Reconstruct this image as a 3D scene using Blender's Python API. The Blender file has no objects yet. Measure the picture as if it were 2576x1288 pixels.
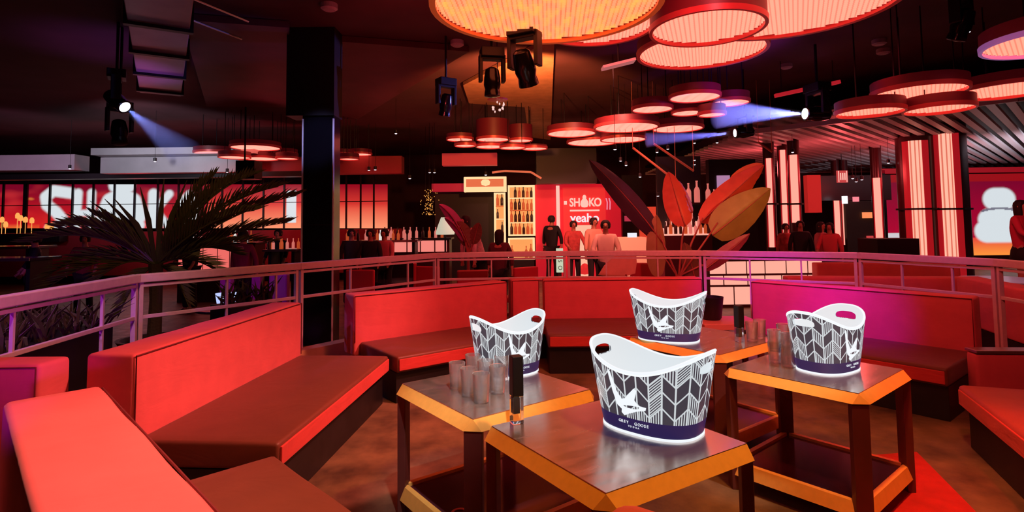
import bpy, bmesh, math, random
from math import sin, cos, pi, radians, sqrt, atan2, hypot
from mathutils import Vector, Matrix, noise
random.seed(7)
SC = bpy.context.scene
COL = SC.collection

# ---------------------------------------------------------------- camera
W, H, F = 2576.0, 1288.0, 1420.0          # frame and focal length in frame pixels
PCX, PCY = 1288.0, 476.0                  # where the optical axis meets the frame (the photo is a crop)
PITCH, ROLL = math.atan(84.0 / F), radians(-0.69)
EYE = Vector((0.0, 0.0, 1.6))
_f = Vector((0, cos(PITCH), sin(PITCH))); _u = Vector((0, -sin(PITCH), cos(PITCH))); _r = Vector((1, 0, 0))
CR = cos(ROLL) * _r + sin(ROLL) * _u
CU = -sin(ROLL) * _r + cos(ROLL) * _u
cam_data = bpy.data.cameras.new('camera'); cam = bpy.data.objects.new('camera', cam_data); COL.objects.link(cam)
m = Matrix.Identity(4)
for i in range(3):
    m[i][0] = CR[i]; m[i][1] = CU[i]; m[i][2] = -_f[i]; m[i][3] = EYE[i]
cam.matrix_world = m
cam_data.sensor_width = 36.0; cam_data.lens = F / W * 36.0
cam_data.shift_x = 0.0; cam_data.shift_y = -(H / 2 - PCY) / W
cam_data.clip_start = 0.05; cam_data.clip_end = 200
SC.camera = cam

def ray(px, py):
    return _f + CR * ((px - PCX) / F) - CU * ((py - PCY) / F)
def G(px, py, h=0.0):
    """place on the horizontal plane of height h"""
    d = ray(px, py); t = (h - EYE.z) / d.z
    return Vector((EYE.x + d.x * t, EYE.y + d.y * t, h))
def D(px, py, y):
    """place in the upright plane at distance y"""
    d = ray(px, py); t = y / d.y
    return Vector((d.x * t, y, EYE.z + d.z * t))
def proj(p):
    d = Vector(p) - EYE; w = d.dot(_f)
    return PCX + F * d.dot(CR) / w, PCY - F * d.dot(CU) / w

# ---------------------------------------------------------------- world, exposure
world = bpy.data.worlds.new('world'); SC.world = world; world.use_nodes = True
world.node_tree.nodes['Background'].inputs[0].default_value = (0.35, 0.02, 0.05, 1)
world.node_tree.nodes['Background'].inputs[1].default_value = 0.02
SC.view_settings.view_transform = 'Standard'; SC.view_settings.look = 'None'
SC.view_settings.gamma = 1.0; SC.view_settings.exposure = 0.0; SC.view_settings.use_curve_mapping = False
SC.cycles.use_denoising = True
SC.cycles.max_bounces = 6; SC.cycles.diffuse_bounces = 3; SC.cycles.glossy_bounces = 3
SC.cycles.transparent_max_bounces = 12; SC.cycles.transmission_bounces = 6
SC.cycles.sample_clamp_indirect = 4.0; SC.cycles.volume_bounces = 0
SC.cycles.caustics_reflective = False; SC.cycles.caustics_refractive = False

def aim(o, target):
    o.rotation_euler = (Vector(target) - o.location).to_track_quat('-Z', 'Y').to_euler()
def spot(name, loc, target, power, color, angle=60, blend=0.6, radius=0.06):
    l = bpy.data.lights.new(name, 'SPOT'); l.energy = power; l.color = color
    l.spot_size = radians(angle); l.spot_blend = blend; l.shadow_soft_size = radius
    o = bpy.data.objects.new(name, l); COL.objects.link(o); o.location = loc; aim(o, target); return o
def point(name, loc, power, color, radius=0.1):
    l = bpy.data.lights.new(name, 'POINT'); l.energy = power; l.color = color; l.shadow_soft_size = radius
    o = bpy.data.objects.new(name, l); COL.objects.link(o); o.location = loc; return o

CEIL = 4.3
# ceiling spots and added fill lights over the lounge
spot('amber_spot_light', (1.5, 2.2, CEIL-.25), (0.9, 3.0, 0.6), 430, (1.0, .40, .08), 84, .8, .12)
spot('red_wash_light', (2.1, 4.2, CEIL-.2), (-1.9, 4.4, .6), 1450, (1.0, .26, .23), 52, .9, .15)
spot('salmon_spot_light', (-.2, 2.1, CEIL-.25), (-1.15, 1.75, .9), 800, (1.0, .42, .30), 48, .9, .15)
spot('red_wash_light', (-2.6, .6, CEIL-.25), (-3.1, 2.9, .6), 170, (1.0, .16, .17), 50, .9, .15)
spot('tumbler_fill_light', (.2, 1.0, CEIL-.25), (-.25, 3.0, .72), 520, (1.0, .93, .95), 15, .9, .05)  # added to whiten the tumblers and the tabletop
spot('tumbler_fill_light', (2.6, 1.6, CEIL-.25), (1.60, 3.35, .72), 380, (1.0, .85, .80), 13, .9, .05)  # same added fill, for the stacked glasses
spot('red_wash_light', (3.0, 3.4, CEIL-.25), (2.45, 3.1, .0), 260, (1.0, .05, .05), 26, .7, .1)
spot('red_wash_light', (1.6, 2.6, CEIL-.25), (0.8, 7.2, .6), 520, (1.0, .11, .13), 80, .9, .15)
spot('red_wash_light', (1.0, 1.2, CEIL-.25), (4.1, 4.4, .5), 280, (1.0, .12, .11), 75, .9, .15)
spot('magenta_spot_light', (2.2, 2.2, CEIL-.3), (2.95, 6.35, .85), 900, (.30, .0, 1.0), 22, .9, .08)
spot('violet_spot_light', (1.6, 2.6, CEIL-.3), (3.35, 5.8, .50), 900, (.18, .0, 1.0), 16, .9, .08)
spot('violet_spot_light', (-4.4, 1.2, 3.2), (-3.2, 3.6, 1.2), 260, (.55, .06, 1.0), 30, .9, .08)
spot('pink_spot_light', (-1.9, 2.0, CEIL-.25), (-3.2, 4.1, 1.2), 260, (1.0, .45, .48), 34, .9, .1)
spot('violet_spot_light', (-1.2, 1.0, 1.05), (-3.2, 3.8, 1.08), 90, (.45, .0, 1.0), 26, .9, .05)  # low unseen lamp added to turn the rail's face violet
spot('violet_spot_light', (3.2, 3.6, 3.9), (4.35, 6.4, 1.0), 110, (.45, .15, 1.0), 30, .9, .08)

# ---------------------------------------------------------------- materials
MATS = {}
def nt(name):
    m = bpy.data.materials.new(name); m.use_nodes = True
    n = m.node_tree; b = n.nodes['Principled BSDF']
    return m, n, b
def mat(name, color, rough=.6, metal=0.0, spec=.5, emis=None, estr=1.0, bump=0, bscale=40, vary=0.0, vscale=6, coat=0, trans=0, ior=1.45, sheen=0):
    if name in MATS: return MATS[name]
    m, n, b = nt(name)
    b.inputs['Base Color'].default_value = (*color, 1); b.inputs['Roughness'].default_value = rough
    b.inputs['Metallic'].default_value = metal; b.inputs['Specular IOR Level'].default_value = spec
    b.inputs['Coat Weight'].default_value = coat; b.inputs['Transmission Weight'].default_value = trans
    b.inputs['IOR'].default_value = ior; b.inputs['Sheen Weight'].default_value = sheen
    tc = n.nodes.new('ShaderNodeTexCoord')
    if emis is not None:
        b.inputs['Emission Color'].default_value = (*emis, 1); b.inputs['Emission Strength'].default_value = estr
    if vary:
        t = n.nodes.new('ShaderNodeTexNoise'); t.inputs['Scale'].default_value = vscale; t.inputs['Detail'].default_value = 5
        n.links.new(tc.outputs['Object'], t.inputs['Vector'])
        r = n.nodes.new('ShaderNodeMapRange'); r.inputs[3].default_value = 1 - vary; r.inputs[4].default_value = 1 + vary
        n.links.new(t.outputs['Fac'], r.inputs[0])
        mx = n.nodes.new('ShaderNodeVectorMath'); mx.operation = 'SCALE'; mx.inputs[0].default_value = color
        n.links.new(r.outputs[0], mx.inputs['Scale']); n.links.new(mx.outputs[0], b.inputs['Base Color'])
    if bump:
        t = n.nodes.new('ShaderNodeTexNoise'); t.inputs['Scale'].default_value = bscale; t.inputs['Detail'].default_value = 4
        n.links.new(tc.outputs['Object'], t.inputs['Vector'])
        bp = n.nodes.new('ShaderNodeBump'); bp.inputs['Strength'].default_value = bump; bp.inputs['Distance'].default_value = .02
        n.links.new(t.outputs['Fac'], bp.inputs['Height']); n.links.new(bp.outputs[0], b.inputs['Normal'])
    MATS[name] = m; return m
def glow(name, color, strength=1.0):
    if name in MATS: return MATS[name]
    return mat(name, (.02, .02, .02), .6, emis=color, estr=strength)
def math_node(n, op, a, b=None, c=None):
    x = n.nodes.new('ShaderNodeMath'); x.operation = op
    for i, v in enumerate((a, b, c)):
        if v is None: continue
        if isinstance(v, (int, float)): x.inputs[i].default_value = v
        else: n.links.new(v, x.inputs[i])
    return x.outputs[0]

# ---------------------------------------------------------------- mesh building
class MB:
    def __init__(s): s.v = []; s.f = []; s.uv = None
    def add(s, vs, fs, M=None):
        o = len(s.v)
        s.v += [tuple((M @ Vector(p)) if M else p) for p in vs]
        s.f += [tuple(i + o for i in q) for q in fs]; return s
    def box(s, c, d, rz=0, M=None):
        cx, cy, cz = c; x, y, z = d[0]/2, d[1]/2, d[2]/2
        vs = []
        for k in (-z, z):
            for a, b in ((-x, -y), (x, -y), (x, y), (-x, y)):
                vs.append((cx + a*cos(rz) - b*sin(rz), cy + a*sin(rz) + b*cos(rz), cz + k))
        return s.add(vs, [(3,2,1,0),(4,5,6,7),(0,1,5,4),(1,2,6,5),(2,3,7,6),(3,0,4,7)], M)
    def bar(s, p0, p1, w, h):
        p0 = Vector(p0); p1 = Vector(p1); d = (p1-p0).normalized()
        up = Vector((0,0,1)) if abs(d.z) < .95 else Vector((0,1,0))
        a = d.cross(up).normalized()*w/2; b = a.cross(d).normalized()*h/2
        vs = [p+i*a+j*b for p in (p0,p1) for i,j in ((-1,-1),(1,-1),(1,1),(-1,1))]
        return s.add([tuple(q) for q in vs], [(3,2,1,0),(4,5,6,7),(0,1,5,4),(1,2,6,5),(2,3,7,6),(3,0,4,7)])
    def tube(s, pts, rad, n=8, cap=True):
        pts = [Vector(p) for p in pts]; N = len(pts)
        rs = rad if isinstance(rad, (list, tuple)) else [rad]*N
        vs = []; prev = None
        for i, p in enumerate(pts):
            d = (pts[min(i+1, N-1)] - pts[max(i-1, 0)]).normalized()
            if prev is None:
                up = Vector((0,0,1)) if abs(d.z) < .9 else Vector((1,0,0)); a = d.cross(up).normalized()
            else: a = (prev - d*prev.dot(d)).normalized()
            prev = a; b = d.cross(a)
            for k in range(n):
                t = 2*pi*k/n; vs.append(tuple(p + a*cos(t)*rs[i] + b*sin(t)*rs[i]))
        fs = [(i*n+k, i*n+(k+1)%n, (i+1)*n+(k+1)%n, (i+1)*n+k) for i in range(N-1) for k in range(n)]
        if cap: fs += [tuple(range(n-1,-1,-1)), tuple(range((N-1)*n, N*n))]
        return s.add(vs, fs)
    def lathe(s, prof, n=24, c=(0,0,0), closed=False):
        vs = [(c[0]+r*cos(2*pi*k/n), c[1]+r*sin(2*pi*k/n), c[2]+z) for r, z in prof for k in range(n)]
        N = len(prof)
        fs = [(i*n+k, i*n+(k+1)%n, (i+1)*n+(k+1)%n, (i+1)*n+k) for i in range(N-1) for k in range(n)]
        if closed: fs += [((N-1)*n+k, (N-1)*n+(k+1)%n, (k+1)%n, k) for k in range(n)]
        else: fs += [tuple(range(n-1,-1,-1)), tuple(range((N-1)*n, N*n))]
        return s.add(vs, fs)
    def prism(s, poly, z0, z1):
        n = len(poly)
        return s.add([(x,y,z0) for x,y in poly]+[(x,y,z1) for x,y in poly],
                     [tuple(range(n-1,-1,-1)), tuple(range(n,2*n))]+[(k,(k+1)%n,n+(k+1)%n,n+k) for k in range(n)])
    def slab(s, poly3, off):
        """polygon in space given a thickness vector"""
        n = len(poly3); off = Vector(off)
        vs = [tuple(Vector(p)) for p in poly3] + [tuple(Vector(p)+off) for p in poly3]
        return s.add(vs, [tuple(range(n-1,-1,-1)), tuple(range(n,2*n))]+[(k,(k+1)%n,n+(k+1)%n,n+k) for k in range(n)])
    def grid(s, fn, nu, nv, closed_u=False):
        o = len(s.v); cu = nu if closed_u else nu+1
        s.v += [tuple(fn(i/nu, j/nv)) for j in range(nv+1) for i in range(cu)]
        s.f += [(o+j*cu+i, o+j*cu+(i+1)%cu, o+(j+1)*cu+(i+1)%cu, o+(j+1)*cu+i) for j in range(nv) for i in range(nu)]
        return s
    def build(s, name, material, parent=None, smooth=False, bevel=0, bseg=2, angle=None, normals=True):
        me = bpy.data.meshes.new(name); me.from_pydata(s.v, [], s.f)
        if normals or bevel:
            bm = bmesh.new(); bm.from_mesh(me)
            bmesh.ops.recalc_face_normals(bm, faces=bm.faces)
            if bevel:
                es = [e for e in bm.edges if len(e.link_faces) == 2 and e.calc_face_angle(0) > .5]
                bmesh.ops.bevel(bm, geom=es, offset=bevel, segments=bseg, affect='EDGES', profile=.5, clamp_overlap=True)
            bm.to_mesh(me); bm.free()
        if smooth:
            me.polygons.foreach_set('use_smooth', [True]*len(me.polygons))
            if angle: 
                me.set_sharp_from_angle(angle=radians(angle))
        me.materials.append(material)
        o = bpy.data.objects.new(name, me); COL.objects.link(o)
        if parent: o.parent = parent
        return o
def tag(o, label=None, cat=None, group=None, kind=None):
    if label: o['label'] = label
    if cat: o['category'] = cat
    if group: o['group'] = group
    if kind: o['kind'] = kind
    return o
def thing(name, label, cat, loc=(0,0,0), rz=0, group=None):
    o = bpy.data.objects.new(name, None); COL.objects.link(o); o.empty_display_size = .1
    o.location = loc; o.rotation_euler = (0,0,rz); return tag(o, label, cat, group)
def struct(mb, name, material, **k):
    return tag(mb.build(name, material, **k), kind='structure')
def dup(root, loc, rz=0, label=None, group=None, scale=None):
    r = root.copy(); COL.objects.link(r); r.location = loc; r.rotation_euler = (0,0,rz)
    if scale: r.scale = (scale,)*3 if isinstance(scale,(int,float)) else scale
    if label: r['label'] = label
    if group: r['group'] = group
    for ch in list(root.children):
        c = ch.copy(); COL.objects.link(c); c.parent = r
        for g in list(ch.children):
            d = g.copy(); COL.objects.link(d); d.parent = c
    return r
def text_obj(name, body, size, material, parent, loc, rot=(pi/2,0,0), extrude=.004, align='CENTER', sx=1.0, bold=0.0):
    """lettering as real mesh geometry"""
    cu = bpy.data.curves.new(name, 'FONT'); cu.body = body; cu.size = size; cu.extrude = extrude; cu.offset = bold
    cu.align_x = align; cu.align_y = 'CENTER'; cu.resolution_u = 4
    tmp = bpy.data.objects.new(name, cu); COL.objects.link(tmp)
    bpy.context.view_layer.update()
    me = bpy.data.meshes.new_from_object(tmp.evaluated_get(bpy.context.evaluated_depsgraph_get()))
    bpy.data.objects.remove(tmp); bpy.data.curves.remove(cu)
    me.name = name; me.materials.clear(); me.materials.append(material)
    if parent is None and loc is None: return me
    o = bpy.data.objects.new(name, me); COL.objects.link(o); o.parent = parent; o.location = loc; o.rotation_euler = rot
    o.scale = (sx,1,1); return o

M_black = mat('black_paint', (.008,.006,.008), .5)
M_blackgloss = mat('black_gloss', (.006,.005,.008), .18, spec=.6)
M_darkmetal = mat('dark_metal', (.03,.025,.03), .35, .6)
M_chrome = mat('brushed_steel', (.62,.56,.56), .28, 1.0)
# ================================================================ SETTING
def m_floor():
    m, n, b = nt('stained_concrete_floor')
    tc = n.nodes.new('ShaderNodeTexCoord')
    t = n.nodes.new('ShaderNodeTexNoise'); t.inputs['Scale'].default_value = 2.2; t.inputs['Detail'].default_value = 9; t.inputs['Roughness'].default_value = .65
    n.links.new(tc.outputs['Object'], t.inputs['Vector'])
    r = n.nodes.new('ShaderNodeValToRGB'); r.color_ramp.elements[0].position = .35; r.color_ramp.elements[1].position = .7
    r.color_ramp.elements[0].color = (.07,.04,.025,1); r.color_ramp.elements[1].color = (.28,.16,.08,1)
    n.links.new(t.outputs['Fac'], r.inputs[0]); n.links.new(r.outputs[0], b.inputs['Base Color'])
    t2 = n.nodes.new('ShaderNodeTexNoise'); t2.inputs['Scale'].default_value = 9; n.links.new(tc.outputs['Object'], t2.inputs['Vector'])
    q = n.nodes.new('ShaderNodeMapRange'); q.inputs[3].default_value = .3; q.inputs[4].default_value = .6
    n.links.new(t2.outputs['Fac'], q.inputs[0]); n.links.new(q.outputs[0], b.inputs['Roughness'])
    return m
M_floor = m_floor()
FLOOR_X0, FLOOR_X1, FLOOR_Y0, FLOOR_Y1 = -20, 20, -3.0, 22.0
b_ = MB(); b_.box(((FLOOR_X0+FLOOR_X1)/2, (FLOOR_Y0+FLOOR_Y1)/2, -.05), (40, 25, .1)); struct(b_, 'floor', M_floor)
M_ceil = mat('black_ceiling', (.09,.028,.034), .8, vary=.5, vscale=1.3)
b_ = MB(); b_.box((0, 9.5, CEIL+.05), (40, 25, .1)); struct(b_, 'ceiling', M_ceil)
M_wall = mat('dark_wall', (.05,.008,.012), .7, vary=.4, vscale=2)
b_ = MB(); b_.box((0, 22.05, CEIL/2), (40, .1, CEIL)); struct(b_, 'wall_back', M_wall)
b_ = MB(); b_.box((-20.05, 9.5, CEIL/2), (.1, 25, CEIL)); struct(b_, 'wall_left', M_wall)
b_ = MB(); b_.box((20.05, 9.5, CEIL/2), (.1, 25, CEIL)); struct(b_, 'wall_right', M_wall)

# ================================================================ SOFAS
def m_fabric(name, col, rough=.85, wr=.5, sheen=.3):
    m, n, b = nt(name)
    b.inputs['Roughness'].default_value = rough; b.inputs['Specular IOR Level'].default_value = .3
    b.inputs['Sheen Weight'].default_value = sheen*.3
    tc = n.nodes.new('ShaderNodeTexCoord')
    t = n.nodes.new('ShaderNodeTexNoise'); t.inputs['Scale'].default_value = 5; t.inputs['Detail'].default_value = 6
    n.links.new(tc.outputs['Object'], t.inputs['Vector'])
    r = n.nodes.new('ShaderNodeMapRange'); r.inputs[3].default_value = .82; r.inputs[4].default_value = 1.15
    n.links.new(t.outputs['Fac'], r.inputs[0])
    mx = n.nodes.new('ShaderNodeVectorMath'); mx.operation = 'SCALE'; mx.inputs[0].default_value = col
    n.links.new(r.outputs[0], mx.inputs['Scale']); n.links.new(mx.outputs[0], b.inputs['Base Color'])
    # long soft wrinkles and a fine weave
    mp = n.nodes.new('ShaderNodeMapping'); mp.inputs['Scale'].default_value = (2, 2, 6); n.links.new(tc.outputs['Object'], mp.inputs['Vector'])
    w = n.nodes.new('ShaderNodeTexNoise'); w.inputs['Scale'].default_value = 1.3; w.inputs['Detail'].default_value = 3; w.inputs['Distortion'].default_value = 1.2
    n.links.new(mp.outputs[0], w.inputs['Vector'])
    w2 = n.nodes.new('ShaderNodeTexNoise'); w2.inputs['Scale'].default_value = 260; n.links.new(tc.outputs['Object'], w2.inputs['Vector'])
    s = math_node(n, 'MULTIPLY_ADD', w2.outputs['Fac'], .04, w.outputs['Fac'])
    bp = n.nodes.new('ShaderNodeBump'); bp.inputs['Strength'].default_value = wr; bp.inputs['Distance'].default_value = .02
    n.links.new(s, bp.inputs['Height']); n.links.new(bp.outputs[0], b.inputs['Normal'])
    return m
M_back = m_fabric('red_back_fabric', (.80,.14,.14), wr=.22)
M_seat = m_fabric('brown_red_seat_vinyl', (.16,.04,.022), rough=.45, wr=.25)
M_seatside = m_fabric('red_seat_fabric', (.60,.05,.045), wr=.4)
M_seam = mat('dark_seam', (.16,.012,.014), .8)
M_plinth = mat('scuffed_black_plinth', (.012,.009,.009), .45, vary=.8, vscale=7)
SEAT, BACK = .42, .89

def cushion(name, x0, x1, y0, y1, z0, z1, material, parent, puff=.012, bev=.025, seed=0, axis='y'):
    """soft box, gently swollen on its large faces with uneven pull near the ends"""
    mb = MB(); mb.box(((x0+x1)/2,(y0+y1)/2,(z0+z1)/2), (x1-x0,y1-y0,z1-z0))
    me = bpy.data.meshes.new(name); me.from_pydata(mb.v, [], mb.f)
    bm = bmesh.new(); bm.from_mesh(me)
    L = x1-x0
    n = max(3, int(L/.09))
    for k in range(1, n):
        r = bmesh.ops.bisect_plane(bm, geom=bm.verts[:]+bm.edges[:]+bm.faces[:], plane_co=(x0+L*k/n,0,0), plane_no=(1,0,0))
    for ax, a, c in ((1, y0, y1), (2, z0, z1)):
        q = max(2, int((c-a)/.09))
        for k in range(1, q):
            co = [0,0,0]; no = [0,0,0]; co[ax] = a+(c-a)*k/q; no[ax] = 1
            bmesh.ops.bisect_plane(bm, geom=bm.verts[:]+bm.edges[:]+bm.faces[:], plane_co=co, plane_no=no)
    bmesh.ops.recalc_face_normals(bm, faces=bm.faces)
    es = [e for e in bm.edges if len(e.link_faces) == 2 and e.calc_face_angle(0) > .5]
    bmesh.ops.bevel(bm, geom=es, offset=bev, segments=3, affect='EDGES', profile=.5)
    for v in bm.verts:
        u = (v.co.x-x0)/L; fy = (v.co.y-y0)/(y1-y0); fz = (v.co.z-z0)/(z1-z0)
        w = noise.noise(Vector((v.co.x*3+seed, v.co.y*4, v.co.z*7)))
        if axis == 'y':
            s = (sin(pi*min(max(u,0),1))**.5)*sin(pi*min(max(fz,0),1))
            sg = -1 if fy < .5 else 1
            v.co.y += sg*s*puff*(1+.8*w)
            v.co.z += (1 if fz > .5 else 0)*.006*w
        else:
            s = (sin(pi*min(max(u,0),1))**.5)*sin(pi*min(max(fy,0),1))
            if fz > .5: v.co.z += s*puff*(1+.6*w)
            v.co.y += (-1 if fy < .5 else 1)*.004*w
    bm.to_mesh(me); bm.free()
    me.polygons.foreach_set('use_smooth', [True]*len(me.polygons))
    me.materials.append(material)
    o = bpy.data.objects.new(name, me); COL.objects.link(o); o.parent = parent; return o

def sofa(label, A, B, depth=.82, thick=.27, side=1, ext0=0.0, ext1=0.0, back=True, h=BACK, seat_h=SEAT, seed=0, base_h=.27, seat_trim=0, s0=0, s1=0):
    """A and B: the ends of the line where seat meets backrest. side=1: seat lies to the right of A->B"""
    A = Vector(A[:2]); B = Vector(B[:2]); L = (B-A).length; rz = atan2(B.y-A.y, B.x-A.x)
    t = thing('lounge_sofa', label, 'sofa', (A.x, A.y, 0), rz, 'red sofas ringed around the tables')
    sg = -side                      # seat in -y when it lies to the right
    ys = sorted((sg*depth, -sg*thick))
    if back:
        yb = sorted((0, -sg*thick))
        cushion('backrest', 0, L, yb[0], yb[1], base_h+.01, h, M_back, t, seed=seed)
        # piping round the face that meets the seat
        yf = sg*.004; e = .012
        p = MB(); p.tube([(e,yf,seat_h),(e,yf,h-e),(L-e,yf,h-e),(L-e,yf,seat_h)], .0045, 6); p.build('piping', M_seam, t)
    yy = sorted((0 + sg*.005, sg*depth)) 
    c = cushion('seat_cushion', s0, L-s1, yy[0], yy[1], base_h+.005, seat_h, M_seat, t, puff=.014, bev=.022, seed=seed+5, axis='z')
    band = MB(); ye = sg*(depth+.004)
    band.box(((s0+L-s1)/2, ye, (base_h+.03+seat_h-.03)/2+.0), (L-s0-s1-.04, .014, seat_h-base_h-.05))
    band.build('cushion_front_band', M_seatside, t, bevel=.004)
    pl = MB(); yp = sorted((sg*(depth-.05), -sg*thick*.9))
    pl.box(((s0+L-s1)/2,(yp[0]+yp[1])/2,base_h/2), (L-s0-s1-.03, yp[1]-yp[0], base_h)); pl.build('plinth', M_plinth, t, bevel=.004)
    return t

sofa('long red sofa along the left rail beside the palm, its backrest end turned to us', (-2.12,3.20), (-1.96,5.28), .84, .29, side=1, seed=1, s1=.06)
sofa('nearest red sofa at bottom left, its backrest seen from behind and above', (-1.87,2.60), (-.55,1.26), .72, .33, side=-1, seed=2, s0=.16, s1=.1)
sofa('partly cropped red sofa at the left edge under the violet rail', (-2.99,2.98), (-2.47,2.98), .70, .22, side=1, seed=3)
sofa('red sofa right of the black column, behind the bucket with tumblers', (-1.60,5.72), (-.07,6.90), .84, .27, side=1, seed=4, s0=.06, s1=.50)
sofa('narrow dim corner sofa between the two sofas at the far centre', (-.02,7.05), (.33,7.12), .42, .25, side=1, seed=5)
sofa('straight red sofa at the far centre behind the farthest bucket', (.37,7.02), (2.33,7.0), 1.0, .27, side=1, seed=6)
sofa('magenta lit sofa on the right behind the bucket by the stacked glasses', (2.76,6.62), (4.05,5.02), .86, .22, side=1, seed=7, s0=.62)
# near right sofa: seat with low back
def low_sofa():
    t = thing('lounge_sofa', 'red sofa seat cut off by the right edge with a low magenta back strip', 'sofa', (3.14,4.08,0), radians(-112), 'red sofas ringed around the tables')
    # local x runs toward the camera, local +y to the right
    cushion('seat_cushion', 0, 2.2, 0, .95, .275, SEAT, m_fabric('red_seat_top', (.42,.06,.035), rough=.5, wr=.25), t, puff=.02, bev=.03, seed=11, axis='z')
    p = MB(); p.box((1.1,.48,.135),(2.14,.86,.27)); p.build('plinth', M_plinth, t, bevel=.004)
    s = MB(); s.box((1.1,-.005,.345),(2.1,.012,.10)); s.build('cushion_front_band', M_seatside, t, bevel=.003)
    return t
low_sofa()
t = thing('low_partition', 'low magenta lit upholstered divider behind the sofa at right edge', 'divider', (3.72,4.62,0), radians(-5))
cushion('padded_panel', 0, 1.5, 0, .12, .0, .50, M_back, t, seed=13)
b_ = MB(); b_.box((.75,.06,.515),(1.5,.14,.025)); b_.build('metal_cap', M_chrome, t, bevel=.004)
# the rounded corner of a backrest at the very bottom edge
t = thing('lounge_sofa', 'rounded salmon backrest corner peeping in at the bottom edge', 'sofa', (.27,1.53,0), radians(-38), 'red sofas ringed around the tables')
cushion('backrest', 0, 1.0, -.30, -.0, .28, .90, M_back, t, bev=.07, seed=21)
cushion('seat_cushion', .02, 1.0, .02, .30, .275, .42, M_seat, t, seed=22, axis='z')
b_ = MB(); b_.box((.5,-.03,.135),(.94,.52,.27)); b_.build('plinth', M_plinth, t)

# ================================================================ TABLES
TH = .70
def m_tabletop():
    m, n, b = nt('smeared_mirror_top')
    b.inputs['Metallic'].default_value = .9; b.inputs['Base Color'].default_value = (.75,.66,.62,1)
    tc = n.nodes.new('ShaderNodeTexCoord')
    mp = n.nodes.new('ShaderNodeMapping'); mp.inputs['Scale'].default_value = (1.5, 9, 1); mp.inputs['Rotation'].default_value = (0,0,.5)
    n.links.new(tc.outputs['Object'], mp.inputs['Vector'])
    t = n.nodes.new('ShaderNodeTexNoise'); t.inputs['Scale'].default_value = 3; t.inputs['Detail'].default_value = 7
    n.links.new(mp.outputs[0], t.inputs['Vector'])
    q = n.nodes.new('ShaderNodeMapRange'); q.inputs[3].default_value = .10; q.inputs[4].default_value = .36
    n.links.new(t.outputs['Fac'], q.inputs[0]); n.links.new(q.outputs[0], b.inputs['Roughness'])
    return m
M_top = m_tabletop()
M_rim = mat('amber_lacquer_rim', (.90,.46,.10), .38, 0.0, spec=.5, vary=.12, vscale=30)
M_leg = mat('dark_red_brown_leg', (.12,.025,.020), .45, vary=.25, vscale=10)
M_shelf = mat('dark_glossy_shelf', (.10,.02,.03), .12, .3, spec=.7)
def table(label, front, rz, side=.80):
    """front = corner point nearest the camera, rz = direction of the edge running to the right"""
    c = Vector(front) + Vector((cos(rz)-sin(rz), sin(rz)+cos(rz)))*side/2
    t = thing('lounge_table', label, 'table', (c.x, c.y, 0), rz, 'square lounge tables with amber rims')
    s = side/2; cut = .062; i = s-.045
    oct_ = [(-s+cut,-s),(s-cut,-s),(s,-s+cut),(s,s-cut),(s-cut,s),(-s+cut,s),(-s,s-cut),(-s,-s+cut)]
    inn = [(-i,-i),(i,-i),(i,i),(-i,i)]
    # bevelled rim: 4 sloping sides and 4 corner facets, with underside
    vs = [(x,y,TH-.045) for x,y in oct_] + [(x,y,TH) for x,y in inn] + [(x*.94,y*.94,TH-.05) for x,y in oct_]
    fs = [(0,1,9,8),(1,2,9),(2,3,10,9),(3,4,10),(4,5,11,10),(5,6,11),(6,7,8,11),(7,0,8)]
    fs += [(k,12+k,12+(k+1)%8,(k+1)%8) for k in range(8)] + [tuple(range(19,11,-1)), (8,9,10,11)]
    MB().add(vs, fs).build('rim', M_rim, t, bevel=.0)
    p = MB(); p.box((0,0,TH+.001),(2*i-.002,2*i-.002,.006)); p.build('mirror_top', M_top, t)
    # legs: flat planks across each cut corner
    for a in range(4):
        an = a*pi/2 + pi/4; d = (s-cut/2)*sqrt(2) - .028
        l = MB(); l.box((d*cos(an), d*sin(an), (TH-.05)/2), (.045,.085,TH-.05), rz=an); l.build('leg', M_leg, t, bevel=.003)
    # lower shelf with its own rim between the legs
    z0, z1 = .085, .155; k = s-.015
    for a in range(4):
        an = a*pi/2
        r = MB(); r.add([(-k+.055,-k,z0),(k-.055,-k,z0),(k-.06,-k+.02,z1),(-k+.06,-k+.02,z1),(-k+.055,-k+.05,z0),(k-.055,-k+.05,z0),(k-.06,-k+.05,z1),(-k+.06,-k+.05,z1)],
              [(0,1,2,3),(4,7,6,5),(0,3,7,4),(1,5,6,2),(3,2,6,7),(0,4,5,1)], Matrix.Rotation(an,4,'Z')); r.build('shelf_rim', M_rim, t)
    p = MB(); p.box((0,0,.125),(2*k-.11,2*k-.11,.03)); p.build('shelf', M_shelf, t)
    return t
TF = table('nearest lounge table carrying the largest bucket and a menu tube', (.285,1.86), radians(32.5), .84)
TB = table('left lounge table crowded with tumblers beside a bucket', (-.20,2.58), radians(36.5), .83)
TR = table('right lounge table with stacked glasses, lower shelf clearly visible', (1.76,2.89), radians(40.0), .80)
T4 = table('lounge table farthest back under the bucket with a black menu tube', (1.36,3.76), radians(37.0), .86)

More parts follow.
